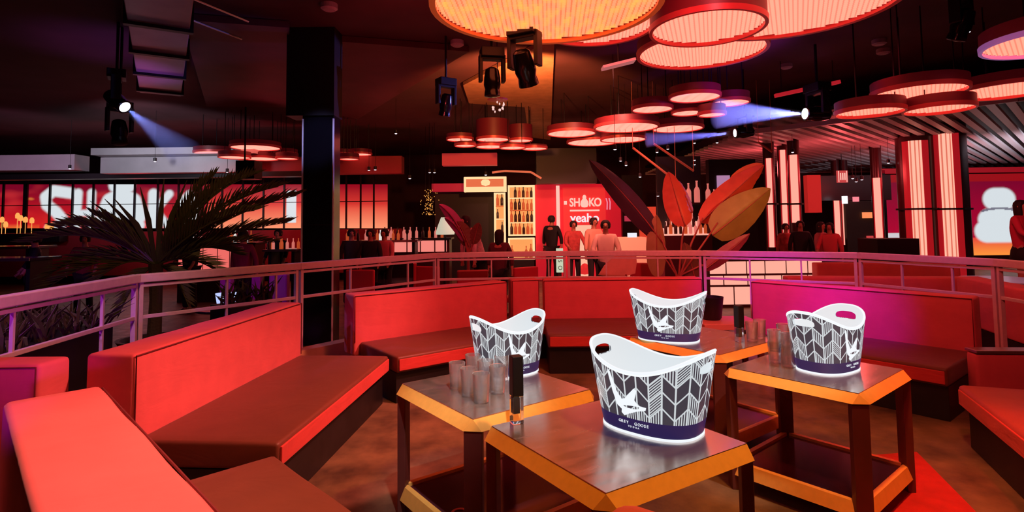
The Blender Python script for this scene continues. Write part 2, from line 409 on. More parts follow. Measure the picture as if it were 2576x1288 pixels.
# ================================================================ LIT BUCKETS
def m_bucket():
    m, n, b = nt('lit_chevron_print')
    uv = n.nodes.new('ShaderNodeUVMap'); sp = n.nodes.new('ShaderNodeSeparateXYZ'); n.links.new(uv.outputs[0], sp.inputs[0])
    u, v = sp.outputs[0], sp.outputs[1]       # u: metres along the wall / column width, v: metres / row height
    cu = math_node(n, 'FLOOR', u); fu = math_node(n, 'FRACT', u)
    par = math_node(n, 'MODULO', cu, 2)       # slope direction
    tri = math_node(n, 'ABSOLUTE', math_node(n, 'SUBTRACT', par, fu))   # par 0: rises, par 1: falls
    s = math_node(n, 'MULTIPLY_ADD', tri, .75, v)
    rv = math_node(n, 'FLOOR', s); fv = math_node(n, 'FRACT', s)
    # per-cell random
    cmb = n.nodes.new('ShaderNodeCombineXYZ'); n.links.new(cu, cmb.inputs[0]); n.links.new(rv, cmb.inputs[1])
    wn = n.nodes.new('ShaderNodeTexWhiteNoise'); wn.noise_dimensions = '3D'; n.links.new(cmb.outputs[0], wn.inputs[0])
    rnd = wn.outputs['Value']
    edge_u = math_node(n, 'GREATER_THAN', math_node(n, 'ABSOLUTE', math_node(n, 'SUBTRACT', fu, .5)), .435)
    edge_v = math_node(n, 'GREATER_THAN', math_node(n, 'ABSOLUTE', math_node(n, 'SUBTRACT', fv, .5)), .44)
    border = math_node(n, 'MAXIMUM', edge_u, edge_v)
    lin_h = math_node(n, 'GREATER_THAN', math_node(n, 'FRACT', math_node(n, 'MULTIPLY', fv, 6)), .5)
    lin_v = math_node(n, 'GREATER_THAN', math_node(n, 'FRACT', math_node(n, 'MULTIPLY', fu, 5)), .55)
    is_h = math_node(n, 'GREATER_THAN', rnd, .74); is_v = math_node(n, 'MULTIPLY', math_node(n, 'GREATER_THAN', rnd, .50), math_node(n, 'LESS_THAN', rnd, .74))
    pat = math_node(n, 'MAXIMUM', math_node(n, 'MULTIPLY', lin_h, is_h), math_node(n, 'MULTIPLY', lin_v, is_v))
    pat = math_node(n, 'MAXIMUM', pat, border)
    # zones given by second uv: height fraction from floor (z) and handle mask
    uv2 = n.nodes.new('ShaderNodeUVMap'); uv2.uv_map = 'zone'; sp2 = n.nodes.new('ShaderNodeSeparateXYZ'); n.links.new(uv2.outputs[0], sp2.inputs[0])
    ang, zz = sp2.outputs[0], sp2.outputs[1]  # ang: along-wall metres from the handle axis, zz metres below the rim
    uv3 = n.nodes.new('ShaderNodeUVMap'); uv3.uv_map = 'low'; sp3 = n.nodes.new('ShaderNodeSeparateXYZ'); n.links.new(uv3.outputs[0], sp3.inputs[0])
    zlow = sp3.outputs[1]
    is_low = math_node(n, 'LESS_THAN', zlow, .062)
    foot = math_node(n, 'LESS_THAN', zlow, .008)
    rimw = math_node(n, 'LESS_THAN', zz, .010)
    col = n.nodes.new('ShaderNodeMix'); col.data_type = 'RGBA'
    col.inputs[6].default_value = (.050,.046,.062,1); col.inputs[7].default_value = (.62,.67,.70,1)
    n.links.new(pat, col.inputs[0])
    c2 = n.nodes.new('ShaderNodeMix'); c2.data_type = 'RGBA'; c2.inputs[7].default_value = (.022,.014,.075,1)
    n.links.new(is_low, c2.inputs[0]); n.links.new(col.outputs[2], c2.inputs[6])
    c3 = n.nodes.new('ShaderNodeMix'); c3.data_type = 'RGBA'; c3.inputs[7].default_value = (.95,1,1.05,1)
    n.links.new(math_node(n, 'MAXIMUM', foot, rimw), c3.inputs[0]); n.links.new(c2.outputs[2], c3.inputs[6])
    n.links.new(c3.outputs[2], b.inputs['Emission Color']); b.inputs['Emission Strength'].default_value = 1.0
    b.inputs['Base Color'].default_value = (.05,.05,.06,1); b.inputs['Roughness'].default_value = .3
    # cut-out hand holes
    hx = math_node(n, 'POWER', math_node(n, 'ABSOLUTE', math_node(n, 'DIVIDE', ang, .062)), 3.0)
    hy = math_node(n, 'POWER', math_node(n, 'ABSOLUTE', math_node(n, 'DIVIDE', math_node(n, 'SUBTRACT', zz, .055), .020)), 3.0)
    hole = math_node(n, 'LESS_THAN', math_node(n, 'ADD', hx, hy), 1.0)
    tr = n.nodes.new('ShaderNodeBsdfTransparent'); ms = n.nodes.new('ShaderNodeMixShader')
    n.links.new(hole, ms.inputs[0]); n.links.new(b.outputs[0], ms.inputs[1]); n.links.new(tr.outputs[0], ms.inputs[2])
    n.links.new(ms.outputs[0], n.nodes['Material Output'].inputs[0])
    # the plain white inner wall has the same holes
    m2, n2, b2 = nt('lit_white_inner')
    b2.inputs['Base Color'].default_value = (.12,.12,.12,1)
    b2.inputs['Emission Color'].default_value = (.66,.72,.76,1); b2.inputs['Emission Strength'].default_value = 1.0
    u4 = n2.nodes.new('ShaderNodeUVMap'); u4.uv_map = 'zone'; s4 = n2.nodes.new('ShaderNodeSeparateXYZ'); n2.links.new(u4.outputs[0], s4.inputs[0])
    hx = math_node(n2, 'POWER', math_node(n2, 'ABSOLUTE', math_node(n2, 'DIVIDE', s4.outputs[0], .062)), 3.0)
    hy = math_node(n2, 'POWER', math_node(n2, 'ABSOLUTE', math_node(n2, 'DIVIDE', math_node(n2, 'SUBTRACT', s4.outputs[1], .055), .020)), 3.0)
    ho = math_node(n2, 'LESS_THAN', math_node(n2, 'ADD', hx, hy), 1.0)
    t2 = n2.nodes.new('ShaderNodeBsdfTransparent'); m3 = n2.nodes.new('ShaderNodeMixShader')
    n2.links.new(ho, m3.inputs[0]); n2.links.new(b2.outputs[0], m3.inputs[1]); n2.links.new(t2.outputs[0], m3.inputs[2])
    n2.links.new(m3.outputs[0], n2.nodes['Material Output'].inputs[0])
    return m, m2
M_buck, M_buckin = m_bucket()
M_lit = glow('lit_white_edge', (.90,.95,1.0), 1.0)
A0, B0, A1, B1, HMIN, HMAX = .192, .138, .248, .178, .238, .322
def sup(a, b, t, e=2.5):
    c, s = cos(t), sin(t)
    return a*math.copysign(abs(c)**(2/e), c), b*math.copysign(abs(s)**(2/e), s)
def rim_h(t): return HMIN + (HMAX-HMIN)*abs(cos(t))**1.6
def wall_pt(t, z, off=0.0):
    k = z/HMAX; k = k**.9 if k > 0 else 0
    x, y = sup(A0+(A1-A0)*k-off, B0+(B1-B0)*k-off, t); return x, y
def bucket_shell(name, off, material, parent, z0):
    NU, NV = 120, 14; arc = [0.0]; 
    for i in range(NU):
        x0, y0 = wall_pt(2*pi*i/NU, .2); x1, y1 = wall_pt(2*pi*(i+1)/NU, .2); arc.append(arc[-1]+hypot(x1-x0,y1-y0))
    tot = arc[-1]
    vs = []; 
    for j in range(NV+1):
        for i in range(NU):
            t = 2*pi*i/NU; z = z0 + (rim_h(t)-z0)*j/NV; x, y = wall_pt(t, z, off); vs.append((x,y,z))
    fs = [(j*NU+i, j*NU+(i+1)%NU, (j+1)*NU+(i+1)%NU, (j+1)*NU+i) for j in range(NV) for i in range(NU)]
    me = bpy.data.meshes.new(name); me.from_pydata(vs, [], fs)
    l1 = me.uv_layers.new(name='UVMap'); l2 = me.uv_layers.new(name='zone'); l3 = me.uv_layers.new(name='low')
    k = 0; colw = tot/26
    for j in range(NV):
        for i in range(NU):
            for (di, dj) in ((0,0),(1,0),(1,1),(0,1)):
                a = arc[i+di]; t = 2*pi*(i+di)/NU; z = z0 + (rim_h(t)-z0)*(j+dj)/NV
                l1.data[k].uv = (a/colw, z/.062)
                d = a - round((arc[i]+arc[i+1])/2/(tot/2))*tot/2 # metres from the nearer end
                l2.data[k].uv = (d, rim_h(t)-z); l3.data[k].uv = (0, z); k += 1
    me.polygons.foreach_set('use_smooth', [True]*len(me.polygons)); me.materials.append(material)
    o = bpy.data.objects.new(name, me); COL.objects.link(o); o.parent = parent; return o
GLYPH = {}
def make_bucket(label):
    t = thing('ice_bucket', label, 'ice bucket', (0,0,0), 0, 'glowing ice buckets on the lounge tables')
    bucket_shell('printed_wall', 0, M_buck, t, .0)
    bucket_shell('inner_wall', .010, M_buckin, t, .02)
    r = MB()      # rolled rim
    pts = []
    for i in range(121):
        a = 2*pi*i/120; z = rim_h(a); x, y = wall_pt(a, z, .004); pts.append((x,y,z))
    r.tube(pts, .006, 8, cap=False); r.build('rolled_rim', M_lit, t, smooth=True)
    fl = MB(); fl.add([(*sup(A0-.012,B0-.012,2*pi*i/60),.022) for i in range(60)], [tuple(range(60))]); fl.build('inner_floor', M_buckin, t)
    fl = MB(); fl.add([(*sup(A0+.004,B0+.004,2*pi*i/60),z) for z in (-.001,.007) for i in range(60)], [tuple(range(59,-1,-1)), tuple(range(60,120))]+[(i,(i+1)%60,60+(i+1)%60,60+i) for i in range(60)])
    fl.build('foot_ring', M_lit, t, smooth=True, angle=40)
    # flying bird emblem, built just proud of the wall, on both long sides
    bird = [(-.045,.150),(-.036,.146),(-.020,.092),(-.006,.070),(.004,.074),(.022,.108),(.028,.104),(.022,.074),(.030,.060),(.052,.058),(.050,.050),(.026,.042),(.010,.030),(-.002,.022),(-.010,.030),(-.008,.040),(-.022,.050),(-.034,.088)]
    bird = [(a_*1.3, c_*1.3) for a_, c_ in bird]
    for sgn, nm in ((-1,'bird_emblem'),(1,'bird_emblem')):
        vs = []
        for off in (.002,-.003):
            for (u, z) in bird:
                z2 = z+.040; 
                # map u metres along the wall around angle t0
                t0 = (-.53*pi if sgn < 0 else .47*pi); tt = t0 + u/.23
                x, y = wall_pt(tt, z2, -off); vs.append((x,y,z2))
        n_ = len(bird)
        from mathutils.geometry import tessellate_polygon
        tri = tessellate_polygon([[Vector((a,b_,0)) for a,b_ in bird]])
        fs = [tuple(q) for q in tri] + [tuple(i+n_ for i in q[::-1]) for q in tri] + [(i,(i+1)%n_,n_+(i+1)%n_,n_+i) for i in range(n_)]
        MB().add(vs, fs).build(nm, M_lit, t)
        # small two line wordmark on the dark band below the emblem
        t0 = (-.50*pi if sgn < 0 else .50*pi); wm = MB()
        for body, sz, zc in (('GREY GOOSE', .015, .044), ('VODKA', .009, .030)):
            w = len(body)
            for k, ch in enumerate(body):
                if ch == ' ': continue
                me = GLYPH.setdefault((ch, sz), text_obj('g', ch, sz, M_lit, None, None, extrude=.0006))
                tt = t0 + (k-(w-1)/2)*sz*.74/.235; x, y = wall_pt(tt, zc, -.0015); x2, y2 = wall_pt(tt+.02, zc, -.0015)
                X = Matrix.Translation((x,y,zc)) @ Matrix.Rotation(atan2(y2-y, x2-x),4,'Z') @ Matrix.Rotation(pi/2,4,'X')
                wm.add([tuple(v.co) for v in me.vertices], [tuple(p.vertices) for p in me.polygons], X)
        wm.build('wordmark', M_lit, t, normals=False)
    return t
BK = make_bucket('large glowing ice bucket on the nearest lounge table')
def place(o, x, y, z, rz): o.location = (x,y,z); o.rotation_euler = (0,0,rz)
place(BK, .605, 2.54, TH+.005, radians(-42)); BK.scale = (1.12,1.12,1.1)
B2 = dup(BK, (-.035, 3.46, TH+.005), radians(33), 'glowing ice bucket behind the tumblers on the left lounge table', scale=(.96,.96,1.08))
B3 = dup(BK, (1.18, 4.36, TH+.005), radians(-25), 'farthest glowing ice bucket, centre back, half hidden by the nearest one', scale=(1.15,1.15,1.12))
B4 = dup(BK, (1.89, 3.46, TH+.005), radians(32), 'glowing ice bucket on the right lounge table with stacked glasses', scale=(1.02,1.02,1.10))

# ================================================================ RAILING
M_rail = mat('painted_steel_rail', (.78,.60,.58), .42, .1, vary=.15, vscale=20)
RH = 1.2
def rail_section(label, p, q, mids, pipe=True):
    p = Vector((p[0],p[1],0)); q = Vector((q[0],q[1],0)); L = (q-p).length; rz = atan2(q.y-p.y, q.x-p.x)
    t = thing('railing_section', label, 'railing', p, rz, 'steel railing panels around the lounge')
    b = MB(); b.box((L/2,0,RH-.036),(L,.08,.072)); b.build('handrail', M_rail, t, bevel=.008)
    b = MB(); b.box((L/2,0,RH-.098),(L-.03,.035,.026)); b.build('upper_bar', M_rail, t, bevel=.003)
    b = MB(); b.box((L/2,0,.835),(L-.03,.03,.03)); b.build('middle_bar', M_rail, t, bevel=.003)
    b = MB(); b.box((L/2,0,.10),(L-.03,.03,.03)); b.build('lower_bar', M_rail, t, bevel=.003)
    for x in (.03, L-.03):
        b = MB(); b.box((x,0,(RH-.06)/2),(.032,.04,RH-.06)); b.build('post', M_rail, t, bevel=.003)
    for f in mids:
        b = MB(); b.box((f*L,0,(.10+RH-.08)/2),(.018,.022,RH-.20)); b.build('baluster', M_rail, t)
    return t
RP = [G(345,690,RH), G(752,661,RH), G(1097,636,RH), G(1425,631,RH), G(1766,630,RH), G(2158,635,RH), G(2507,651,RH)]
d0 = (G(0,745,RH)-RP[0]); d1 = (G(2576,657,RH)-RP[6])
RP = [RP[0]+d0*1.6] + RP + [RP[6]+d1.normalized()*2.2]
RL = ['violet lit railing panel nearest us at far left', 'railing panel in front of the palm', 'railing panel crossing in front of the black column',
      'railing panel left of centre behind the sofa with the wide armless back', 'railing panel at centre below the red logo wall', 'railing panel in front of the glowing bar',
      'railing panel right of centre in front of the two ribbed light columns', 'railing panel running off the right edge']
RM = [[.42,.80],[.5,.83],[.32,.75],[.42,.86],[.30,.68],[.33,.66],[.36,.72],[.35,.7]]
for i in range(8): rail_section(RL[i], RP[i], RP[i+1], RM[i])
M_curb = mat('amber_lit_curb', (.62,.34,.12), .6, vary=.2, vscale=8)  # amber light on the curb is put into its colour
b_ = MB(); a_ = G(740,882,.30); c_ = G(885,852,.30); b_.bar((a_.x,a_.y,.15),(c_.x,c_.y,.15),.16,.30); struct(b_, 'trim_1', M_curb)

# ================================================================ COLUMN
cx0 = D(757,700,7.6).x; cx1 = D(838,700,7.6).x; cw = cx1-cx0
b_ = MB(); b_.box(((cx0+cx1)/2, 7.6+.14, CEIL/2), (cw,.28,CEIL)); t = tag(b_.build('black_column', M_blackgloss, bevel=.006), 'square glossy black column standing just outside the railing', 'column')
for x in (cx0+.008, cx1-.008):
    b_ = MB(); b_.box((x,7.597,1.53),(.018,.02,3.02)); b_.build('corner_trim', mat('pale_edge_trim',(.8,.8,.85),.45), t)
h_ = D(757,292,7.6).z
b_ = MB(); b_.box((cx0+cw/2-.10, 7.6+.14, (h_+CEIL)/2), (cw+.22,.36,CEIL-h_)); b_.build('boxed_head', M_black, t)
b_ = MB(); b_.box(((cx0+cx1)/2, 7.592, 1.60),(cw-.06,.012,.012)); b_.build('joint_strip', M_darkmetal, t)

# ================================================================ DRUM LAMPS
def m_pleat(name, c_hi, c_lo, s=1.0, freq=60, amber=None):
    m, n, b = nt(name)
    tc = n.nodes.new('ShaderNodeTexCoord'); sp = n.nodes.new('ShaderNodeSeparateXYZ'); n.links.new(tc.outputs['Object'], sp.inputs[0])
    t = n.nodes.new('ShaderNodeTexNoise'); t.noise_dimensions = '1D'; t.inputs['Scale'].default_value = 4; 
    n.links.new(sp.outputs[0], t.inputs['W'])
    w = math_node(n, 'SINE', math_node(n, 'MULTIPLY_ADD', sp.outputs[0], freq, math_node(n, 'MULTIPLY', t.outputs['Fac'], 7)))
    mr = n.nodes.new('ShaderNodeMapRange'); mr.inputs[1].default_value = -1.0; mr.inputs[2].default_value = -.2; n.links.new(w, mr.inputs[0])
    mx = n.nodes.new('ShaderNodeMix'); mx.data_type = 'RGBA'; mx.inputs[6].default_value = (*c_lo,1); mx.inputs[7].default_value = (*c_hi,1)
    n.links.new(mr.outputs[0], mx.inputs[0]); out = mx.outputs[2]
    if amber:
        # the lamps inside shine amber through the pleats in long streaks
        mp = n.nodes.new('ShaderNodeMapping'); mp.inputs['Scale'].default_value = (7,2.2,1); n.links.new(tc.outputs['Object'], mp.inputs[0])
        q = n.nodes.new('ShaderNodeTexNoise'); q.inputs['Scale'].default_value = 1.6; q.inputs['Detail'].default_value = 3; n.links.new(mp.outputs[0], q.inputs['Vector'])
        r = n.nodes.new('ShaderNodeMapRange'); r.inputs[1].default_value = .42; r.inputs[2].default_value = .70; n.links.new(q.outputs['Fac'], r.inputs[0])
        m2 = n.nodes.new('ShaderNodeMix'); m2.data_type = 'RGBA'; m2.inputs[7].default_value = (*amber,1)
        n.links.new(r.outputs[0], m2.inputs[0]); n.links.new(out, m2.inputs[6]); out = m2.outputs[2]
    n.links.new(out, b.inputs['Emission Color']); b.inputs['Emission Strength'].default_value = s
    b.inputs['Base Color'].default_value = (.1,.05,.04,1); return m
M_dif = m_pleat('salmon_pleated_diffuser', (3.0,.42,.28), (1.9,.24,.16), 1.0, 150)
M_difbig = m_pleat('amber_pleated_diffuser', (2.8,.36,.17), (1.7,.19,.07), 1.0, 150, amber=(2.2,.50,.10))
M_diffar = m_pleat('salmon_diffuser_far', (3.0,.50,.37), (2.7,.43,.31), 1.0, 34)
M_shade = mat('red_drum_shade', (.10,.008,.012), .5, emis=(.30,.006,.016), estr=.07)
M_shadering = mat('copper_red_ring', (.40,.04,.04), .4, .2, emis=(.30,.012,.012), estr=.22)
M_ringamber = mat('amber_ring', (.75,.22,.06), .35, .3, emis=(.35,.05,.01), estr=.5)
M_ringviolet = mat('violet_lit_ring', (.55,.35,.75), .35, .2, emis=(.16,.06,.20), estr=.9)
DRUMS = []
def drum(label, group, cx, ylow, w, h=3.4, hh=.30, dif=None, ring=None, rods=True, seg=48):
    hh = hh if hh > .33 else hh*.55
    h0 = h
    for dh in (0,.06,-.06,.12,-.12,.18,-.18,.24,-.24,.30,-.30,.36,-.36,.42,-.42,.48,-.48):   # stacked drums hang at clear heights
        h = h0 + dh
        if h + hh > CEIL - .03 or h < 2.7: continue
        P = G(cx, ylow, h); R = hypot(P.x, P.y); r = .3
        for _ in range(8): r = w*P.y*(1-r/R)/(2*F)
        c = Vector((P.x*(1-r/R), P.y*(1-r/R), h))
        if all(hypot(c.x-q[0], c.y-q[1]) > r+q[2]+.01 or h > q[3]+q[4]+.03 or h+hh+.03 < q[3] for q in DRUMS): break
    DRUMS.append((c.x, c.y, r, h, hh))
    t = thing('drum_lamp', label, 'pendant lamp', c, 0, group)
    MB().lathe([(r*.985,.0),(r,.0),(r,hh),(r*.985,hh)], seg, closed=True).build('drum_shade', M_shade, t, smooth=True, angle=40)
    k = max(.016, r*.045)
    MB().lathe([(r-k,-.022),(r+.008,-.022),(r+.012,.03),(r-k*.2,.03),(r-k,.0)], seg, closed=True).build('bottom_ring', ring or M_shadering, t, smooth=True, angle=40)
    if dif is not None and dif is M_diffar:
        MB().lathe([(.001,.0),(r-k*.9,-.004),(r-k*.9,.006),(.001,.008)], seg, closed=True).build('diffuser', dif, t)
    else:   # rows of hanging glass strings filling the drum, one row behind the other
        t.rotation_euler[2] = atan2(-c.x, c.y); fr = MB(); s_ = .055; y_ = -r+s_*.4
        while y_ < r-.02:
            hw = sqrt(max(0,(r-k*.8)**2-y_*y_))
            if hw > .05: fr.box((0,y_,hh*.5),(2*hw,.006,hh-.03))
            y_ += s_
        fr.build('string_fringe', dif or M_dif, t, normals=False)
    MB().lathe([(.001,hh-.01),(r*.98,hh-.01),(r*.98,hh),(.001,hh)], seg, closed=True).build('top_lid', M_black, t)
    if rods:
        z1 = CEIL - h
        for a in (0, 2.1, 4.2):
            MB().tube([(r*.7*cos(a),r*.7*sin(a),hh-.005),(r*.7*cos(a),r*.7*sin(a),z1)], .008, 6).build('hanging_rod', M_darkmetal, t)
    return t
gA = 'drum lamps of the cluster overhead'
drum('largest amber drum lamp at the top, cut off by the frame', gA, 1375,106,592, 3.42,.30, M_difbig, M_ringamber)
drum('salmon drum lamp mostly hidden behind the largest amber drum', gA, 1500,112,300, 3.72,.30)
drum('small drum lamp right of the largest amber drum', gA, 1780,111,285, 3.40,.30)
drum('drum lamp half covered by the small drum in front of it', gA, 1765,170,320, 3.76,.28)
drum('large drum lamp at top right of the overhead cluster', gA, 1985,90,530, 3.66,.30)
drum('violet rimmed drum lamp cut off by the right edge', gA, 2655,134,300, 3.35,.30, ring=M_ringviolet)
gB = 'drum lamps of the cluster left of the white beam'
for (l, a, b, w, h) in (('top left drum lamp of the right-centre cluster',1748,256,126,3.5),('rightmost drum lamp of the right-centre cluster',1836,266,96,3.4),
    ('drum lamp at the left shoulder of the right-centre cluster',1641,283,102,3.46),('small drum lamp inside the right-centre cluster',1730,290,80,3.36),
    ('small drum lamp below the rightmost one of the right-centre cluster',1791,293,68,3.3),('drum lamp at the middle right of the right-centre cluster',1705,332,126,3.42),
    ('wide drum lamp in the middle of the right-centre cluster',1576,332,162,3.40),('leftmost drum lamp of the right-centre cluster',1438,344,124,3.5),
    ('low drum lamp under the wide middle one of the right-centre cluster',1568,358,114,3.3),('lowest left drum lamp of the right-centre cluster',1492,366,132,3.42)):
    drum(l, gB, a, b, w, h, .26, M_diffar, seg=36)
gC = 'drum lamps of the far centre cluster'
for (l, a, b, w, h, hh) in (('leftmost drum lamp of the far centre cluster',1157,355,68,3.45,.2),('drum lamp with a tall red shade in the far centre cluster',1240,356,84,3.45,.42),
    ('drum lamp with a shorter red shade right of the tall one',1310,357,60,3.45,.34),('lower left drum lamp of the far centre cluster',1170,369,54,3.3,.12),
    ('lower middle drum lamp of the far centre cluster',1234,373,74,3.28,.12),('lower drum lamp right of the middle in the far centre cluster',1290,375,66,3.3,.12),
    ('lowest right drum lamp of the far centre cluster',1345,377,64,3.3,.12)):
    drum(l, gC, a, b, w, h, hh, M_diffar, seg=30)
gD = 'drum lamps of the far left cluster'
for (l, a, b, w, h) in (('leftmost drum lamp of the far left cluster',546,391,108,3.4),('top middle drum lamp of the far left cluster',643,378,120,3.46),
    ('lower left drum lamp of the far left cluster',590,399,76,3.3),('lower middle drum lamp of the far left cluster',655,403,88,3.3),
    ('drum lamp just left of the black column',716,391,62,3.4),('low drum lamp left of the black column',722,401,54,3.3),
    ('far drum lamp just right of the black column',862,392,56,3.4),('far drum lamp second from the black column on its right',906,391,58,3.44),('low far drum lamp right of the black column',878,402,50,3.3)):
    drum(l, gD, a, b, w, h, .22, M_diffar, seg=30)
gE = 'drum lamps of the right cluster'
for (l, a, b, w, h) in (('rear drum lamp of the right cluster, above the ribbed columns',2312,248,210,3.2),('drum lamp at far right of the right cluster',2540,245,240,3.25),
    ('leftmost drum lamp of the right cluster',2188,293,156,3.05),('front middle drum lamp of the right cluster',2362,285,154,3.05)):
    drum(l, gE, a, b, w, h, .26, M_dif, seg=40)
# ================================================================ CEILING EQUIPMENT
M_duct = mat('galvanised_duct', (.30,.24,.30), .45, .4, vary=.3, vscale=3)
def duct():
    h = 3.95; a = G(398,-60,h); b = G(404,238,h)
    t = thing('air_duct', 'rectangular metal air duct under the ceiling at upper left', 'duct', (a.x,a.y,h), atan2(b.y-a.y,b.x-a.x))
    L = (b-a).length
    m = MB(); m.box((L/2,0,.15),(L,.62,.30)); m.build('duct_body', M_duct, t, bevel=.01)
    k = 0; x = .3
    while x < L:
        s = MB(); s.box((x,0,.14),(.09,.70,.36)); s.build('duct_strap', M_black, t); x += 1.25
    return t
duct()
M_panel = mat('dark_red_ceiling_panel', (.10,.018,.022), .6, vary=.5, vscale=2)
def ceil_poly(name, px, h, th, material, label=None, cat=None):
    pts = [G(x,y,h) for x,y in px]
    mb = MB(); mb.prism([(p.x,p.y) for p in pts], h, h+th)
    o = mb.build(name, material)
    if label: tag(o, label, cat)
    else: tag(o, kind='structure')
    return o
# dropped ceiling slabs and a slab coloured as amber light behind the stage lights
M_conc = mat('amber_lit_ceiling', (.45,.22,.12), .8, vary=.35, vscale=5, bump=.4, bscale=14)  # orange tone puts the pool of amber light into the slab
ceil_poly('trim_2', [(1165,215),(1395,95),(1385,352),(1330,345),(1320,270),(1180,260)], 4.22, .07, M_conc)
ceil_poly('trim_3', [(860,105),(1180,130),(900,300),(850,290)], 4.20, .09, M_panel)
ceil_poly('trim_4', [(455,50),(728,70),(728,270),(520,268)], 4.20, .09, M_panel)
spot('amber_uplight', (.15, 8.3, 3.1), (.1, 10.4, 4.25), 700, (1.0,.30,.09), 100, .6, .1)
spot('violet_uplight', (-5.6, 8.6, 2.6), (-5.9, 8.4, 4.3), 40, (.55,.15,.9), 80, .8, .1)
spot('violet_uplight', (3.8, 7.5, 3.0), (3.2, 8.4, 4.3), 120, (.40,.05,.8), 90, .8, .1)
spot('red_ceiling_fill', (-1.0, 6.0, 2.9), (-1.2, 7.8, 4.3), 30, (1,.08,.10), 110, .8, .1)  # unseen lamp added to redden the dark ceiling
# thin conduits
def conduit(label, px, h=4.15, r=.014):
    t = MB(); t.tube([G(x,y,h) for x,y in px], r, 6); return tag(t.build('ceiling_conduit', M_chrome), label, 'conduit', 'thin pipes under the ceiling at upper left')
conduit('long thin pipe under the ceiling left of the black column', [(470,-10),(625,54)])
conduit('thin pipe below the longer one with a shiny end', [(418,25),(608,98)])
def moving_head(label, px, py, y, tilt, rz, lit=None, scale=1.0, to=None):
    c = D(px, py, y)
    t = thing('moving_head_light', label, 'stage light', c, rz, 'moving head stage lights')
    t.scale = (scale,)*3
    z = (CEIL - c.z)/scale
    b = MB(); b.box((0,0,.42),(.34,.26,.14)); b.build('base', M_black, t, bevel=.01)
    if z > .5:
        b = MB(); b.tube([(0,0,.48),(0,0,z-.001/scale)], .022, 8); b.build('hanging_pipe', M_black, t)
    b = MB(); b.add([],[])
    for s in (-1,1): b.box((s*.17,0,.19),(.05,.14,.40))
    b.box((0,0,.34),(.36,.14,.05)); b.build('yoke', M_black, t, bevel=.008)
    X = Matrix.Rotation(tilt,4,'X')
    if to is not None:
        dl = Matrix.Rotation(-rz,4,'Z') @ (Vector(to)-c).normalized(); X = dl.to_track_quat('-Z','Y').to_matrix().to_4x4()
    prof = [(.06,.20),(.10,.17),(.12,.05),(.125,-.05),(.105,-.12),(.115,-.17),(.118,-.22),(.10,-.225)]
    hd = MB(); hd.lathe(prof[::-1], 20); hd.v = [tuple(X @ Vector(p)) for p in hd.v]
    h = hd.build('lamp_head', M_blackgloss, t, smooth=True, angle=40)
    ln = MB(); ln.lathe([(.001,-.235),(.06,-.232),(.092,-.224),(.092,-.215),(.001,-.215)], 20, closed=True); ln.v = [tuple(X @ Vector(p)) for p in ln.v]
    ln.build('lens', lit or M_blackgloss, h)
    return t, c
M_lenswhite = glow('lens_glare_white', (.80,.85,1.0), 6)
M_lensblue = glow('lens_glare_blue', (.35,.50,1.0), 4)
moving_head('black moving head light hanging straight down left of centre', 1238,205,5.6, 0, .2, scale=.68)
moving_head('larger black moving head light with a small white glint right of its neighbour', 1320,168,5.4, .5, -.5, M_lensblue, .85)
moving_head('small dark moving head light above the far centre drum cluster, left side', 1122,262,8.0, .3, .6, scale=.75)
moving_head('dark moving head light left of the air duct pointing down', 300,330,7.5, -.3, .8, scale=.8)
t1, c1 = moving_head('moving head light at left throwing a pale blue beam down to the right', 292,252,7.3, .9, -1.0, M_lenswhite, .8, to=D(480,400,7.0))
t2, c2 = moving_head('brightest moving head light at right throwing a white beam to the left', 2058,286,8.6, 1.15, -1.35, M_lenswhite, .95, to=D(1700,285,8.4))
t3, c3 = moving_head('smaller moving head light with a thin blue beam above the hanging glasses', 1874,333,10.0, 1.2, -1.4, M_lenswhite, .8, to=D(1500,362,10.0))
moving_head('dark moving head light at top right of the picture by the pin light', 2420,60,6.0, .4, .5, scale=.8)
# haze caught in the beams
def beam(label, c, target, length, r0, r1, power, color, dens):
    d = (Vector(target)-c).normalized()
    m, n, b = nt('haze_' + str(len(bpy.data.materials))); n.nodes.remove(b)
    v = n.nodes.new('ShaderNodeVolumeScatter'); v.inputs['Density'].default_value = dens; v.inputs['Color'].default_value = (1,1,1,1); v.inputs['Anisotropy'].default_value = .0
    n.links.new(v.outputs[0], n.nodes['Material Output'].inputs['Volume'])
    s = c + d*.27
    mb = MB(); mb.tube([s, s+d*length], [r0, r1], 24); o = mb.build('haze_in_beam', m, normals=True)
    tag(o, label, 'haze', kind='stuff')
    spot('beam_lamp', s-d*.01, s+d*length, power, color, math.degrees(2*math.atan((r1-r0)/length))*1.15+2, .25, .02)
beam('pale haze lit by the white beam at right', c2, D(1700,285,8.4), 1.35, .05, .24, 2200, (.20,.22,1.0), .35)
beam('thin haze lit by the small blue beam over the bar', c3, D(1500,362,10.0), 1.5, .05, .14, 1800, (.22,.20,1.0), .35)
beam('haze lit by the blue beam at upper left', c1, D(480,400,7.0), 1.1, .05, .22, 200, (.25,.30,1.0), .3)
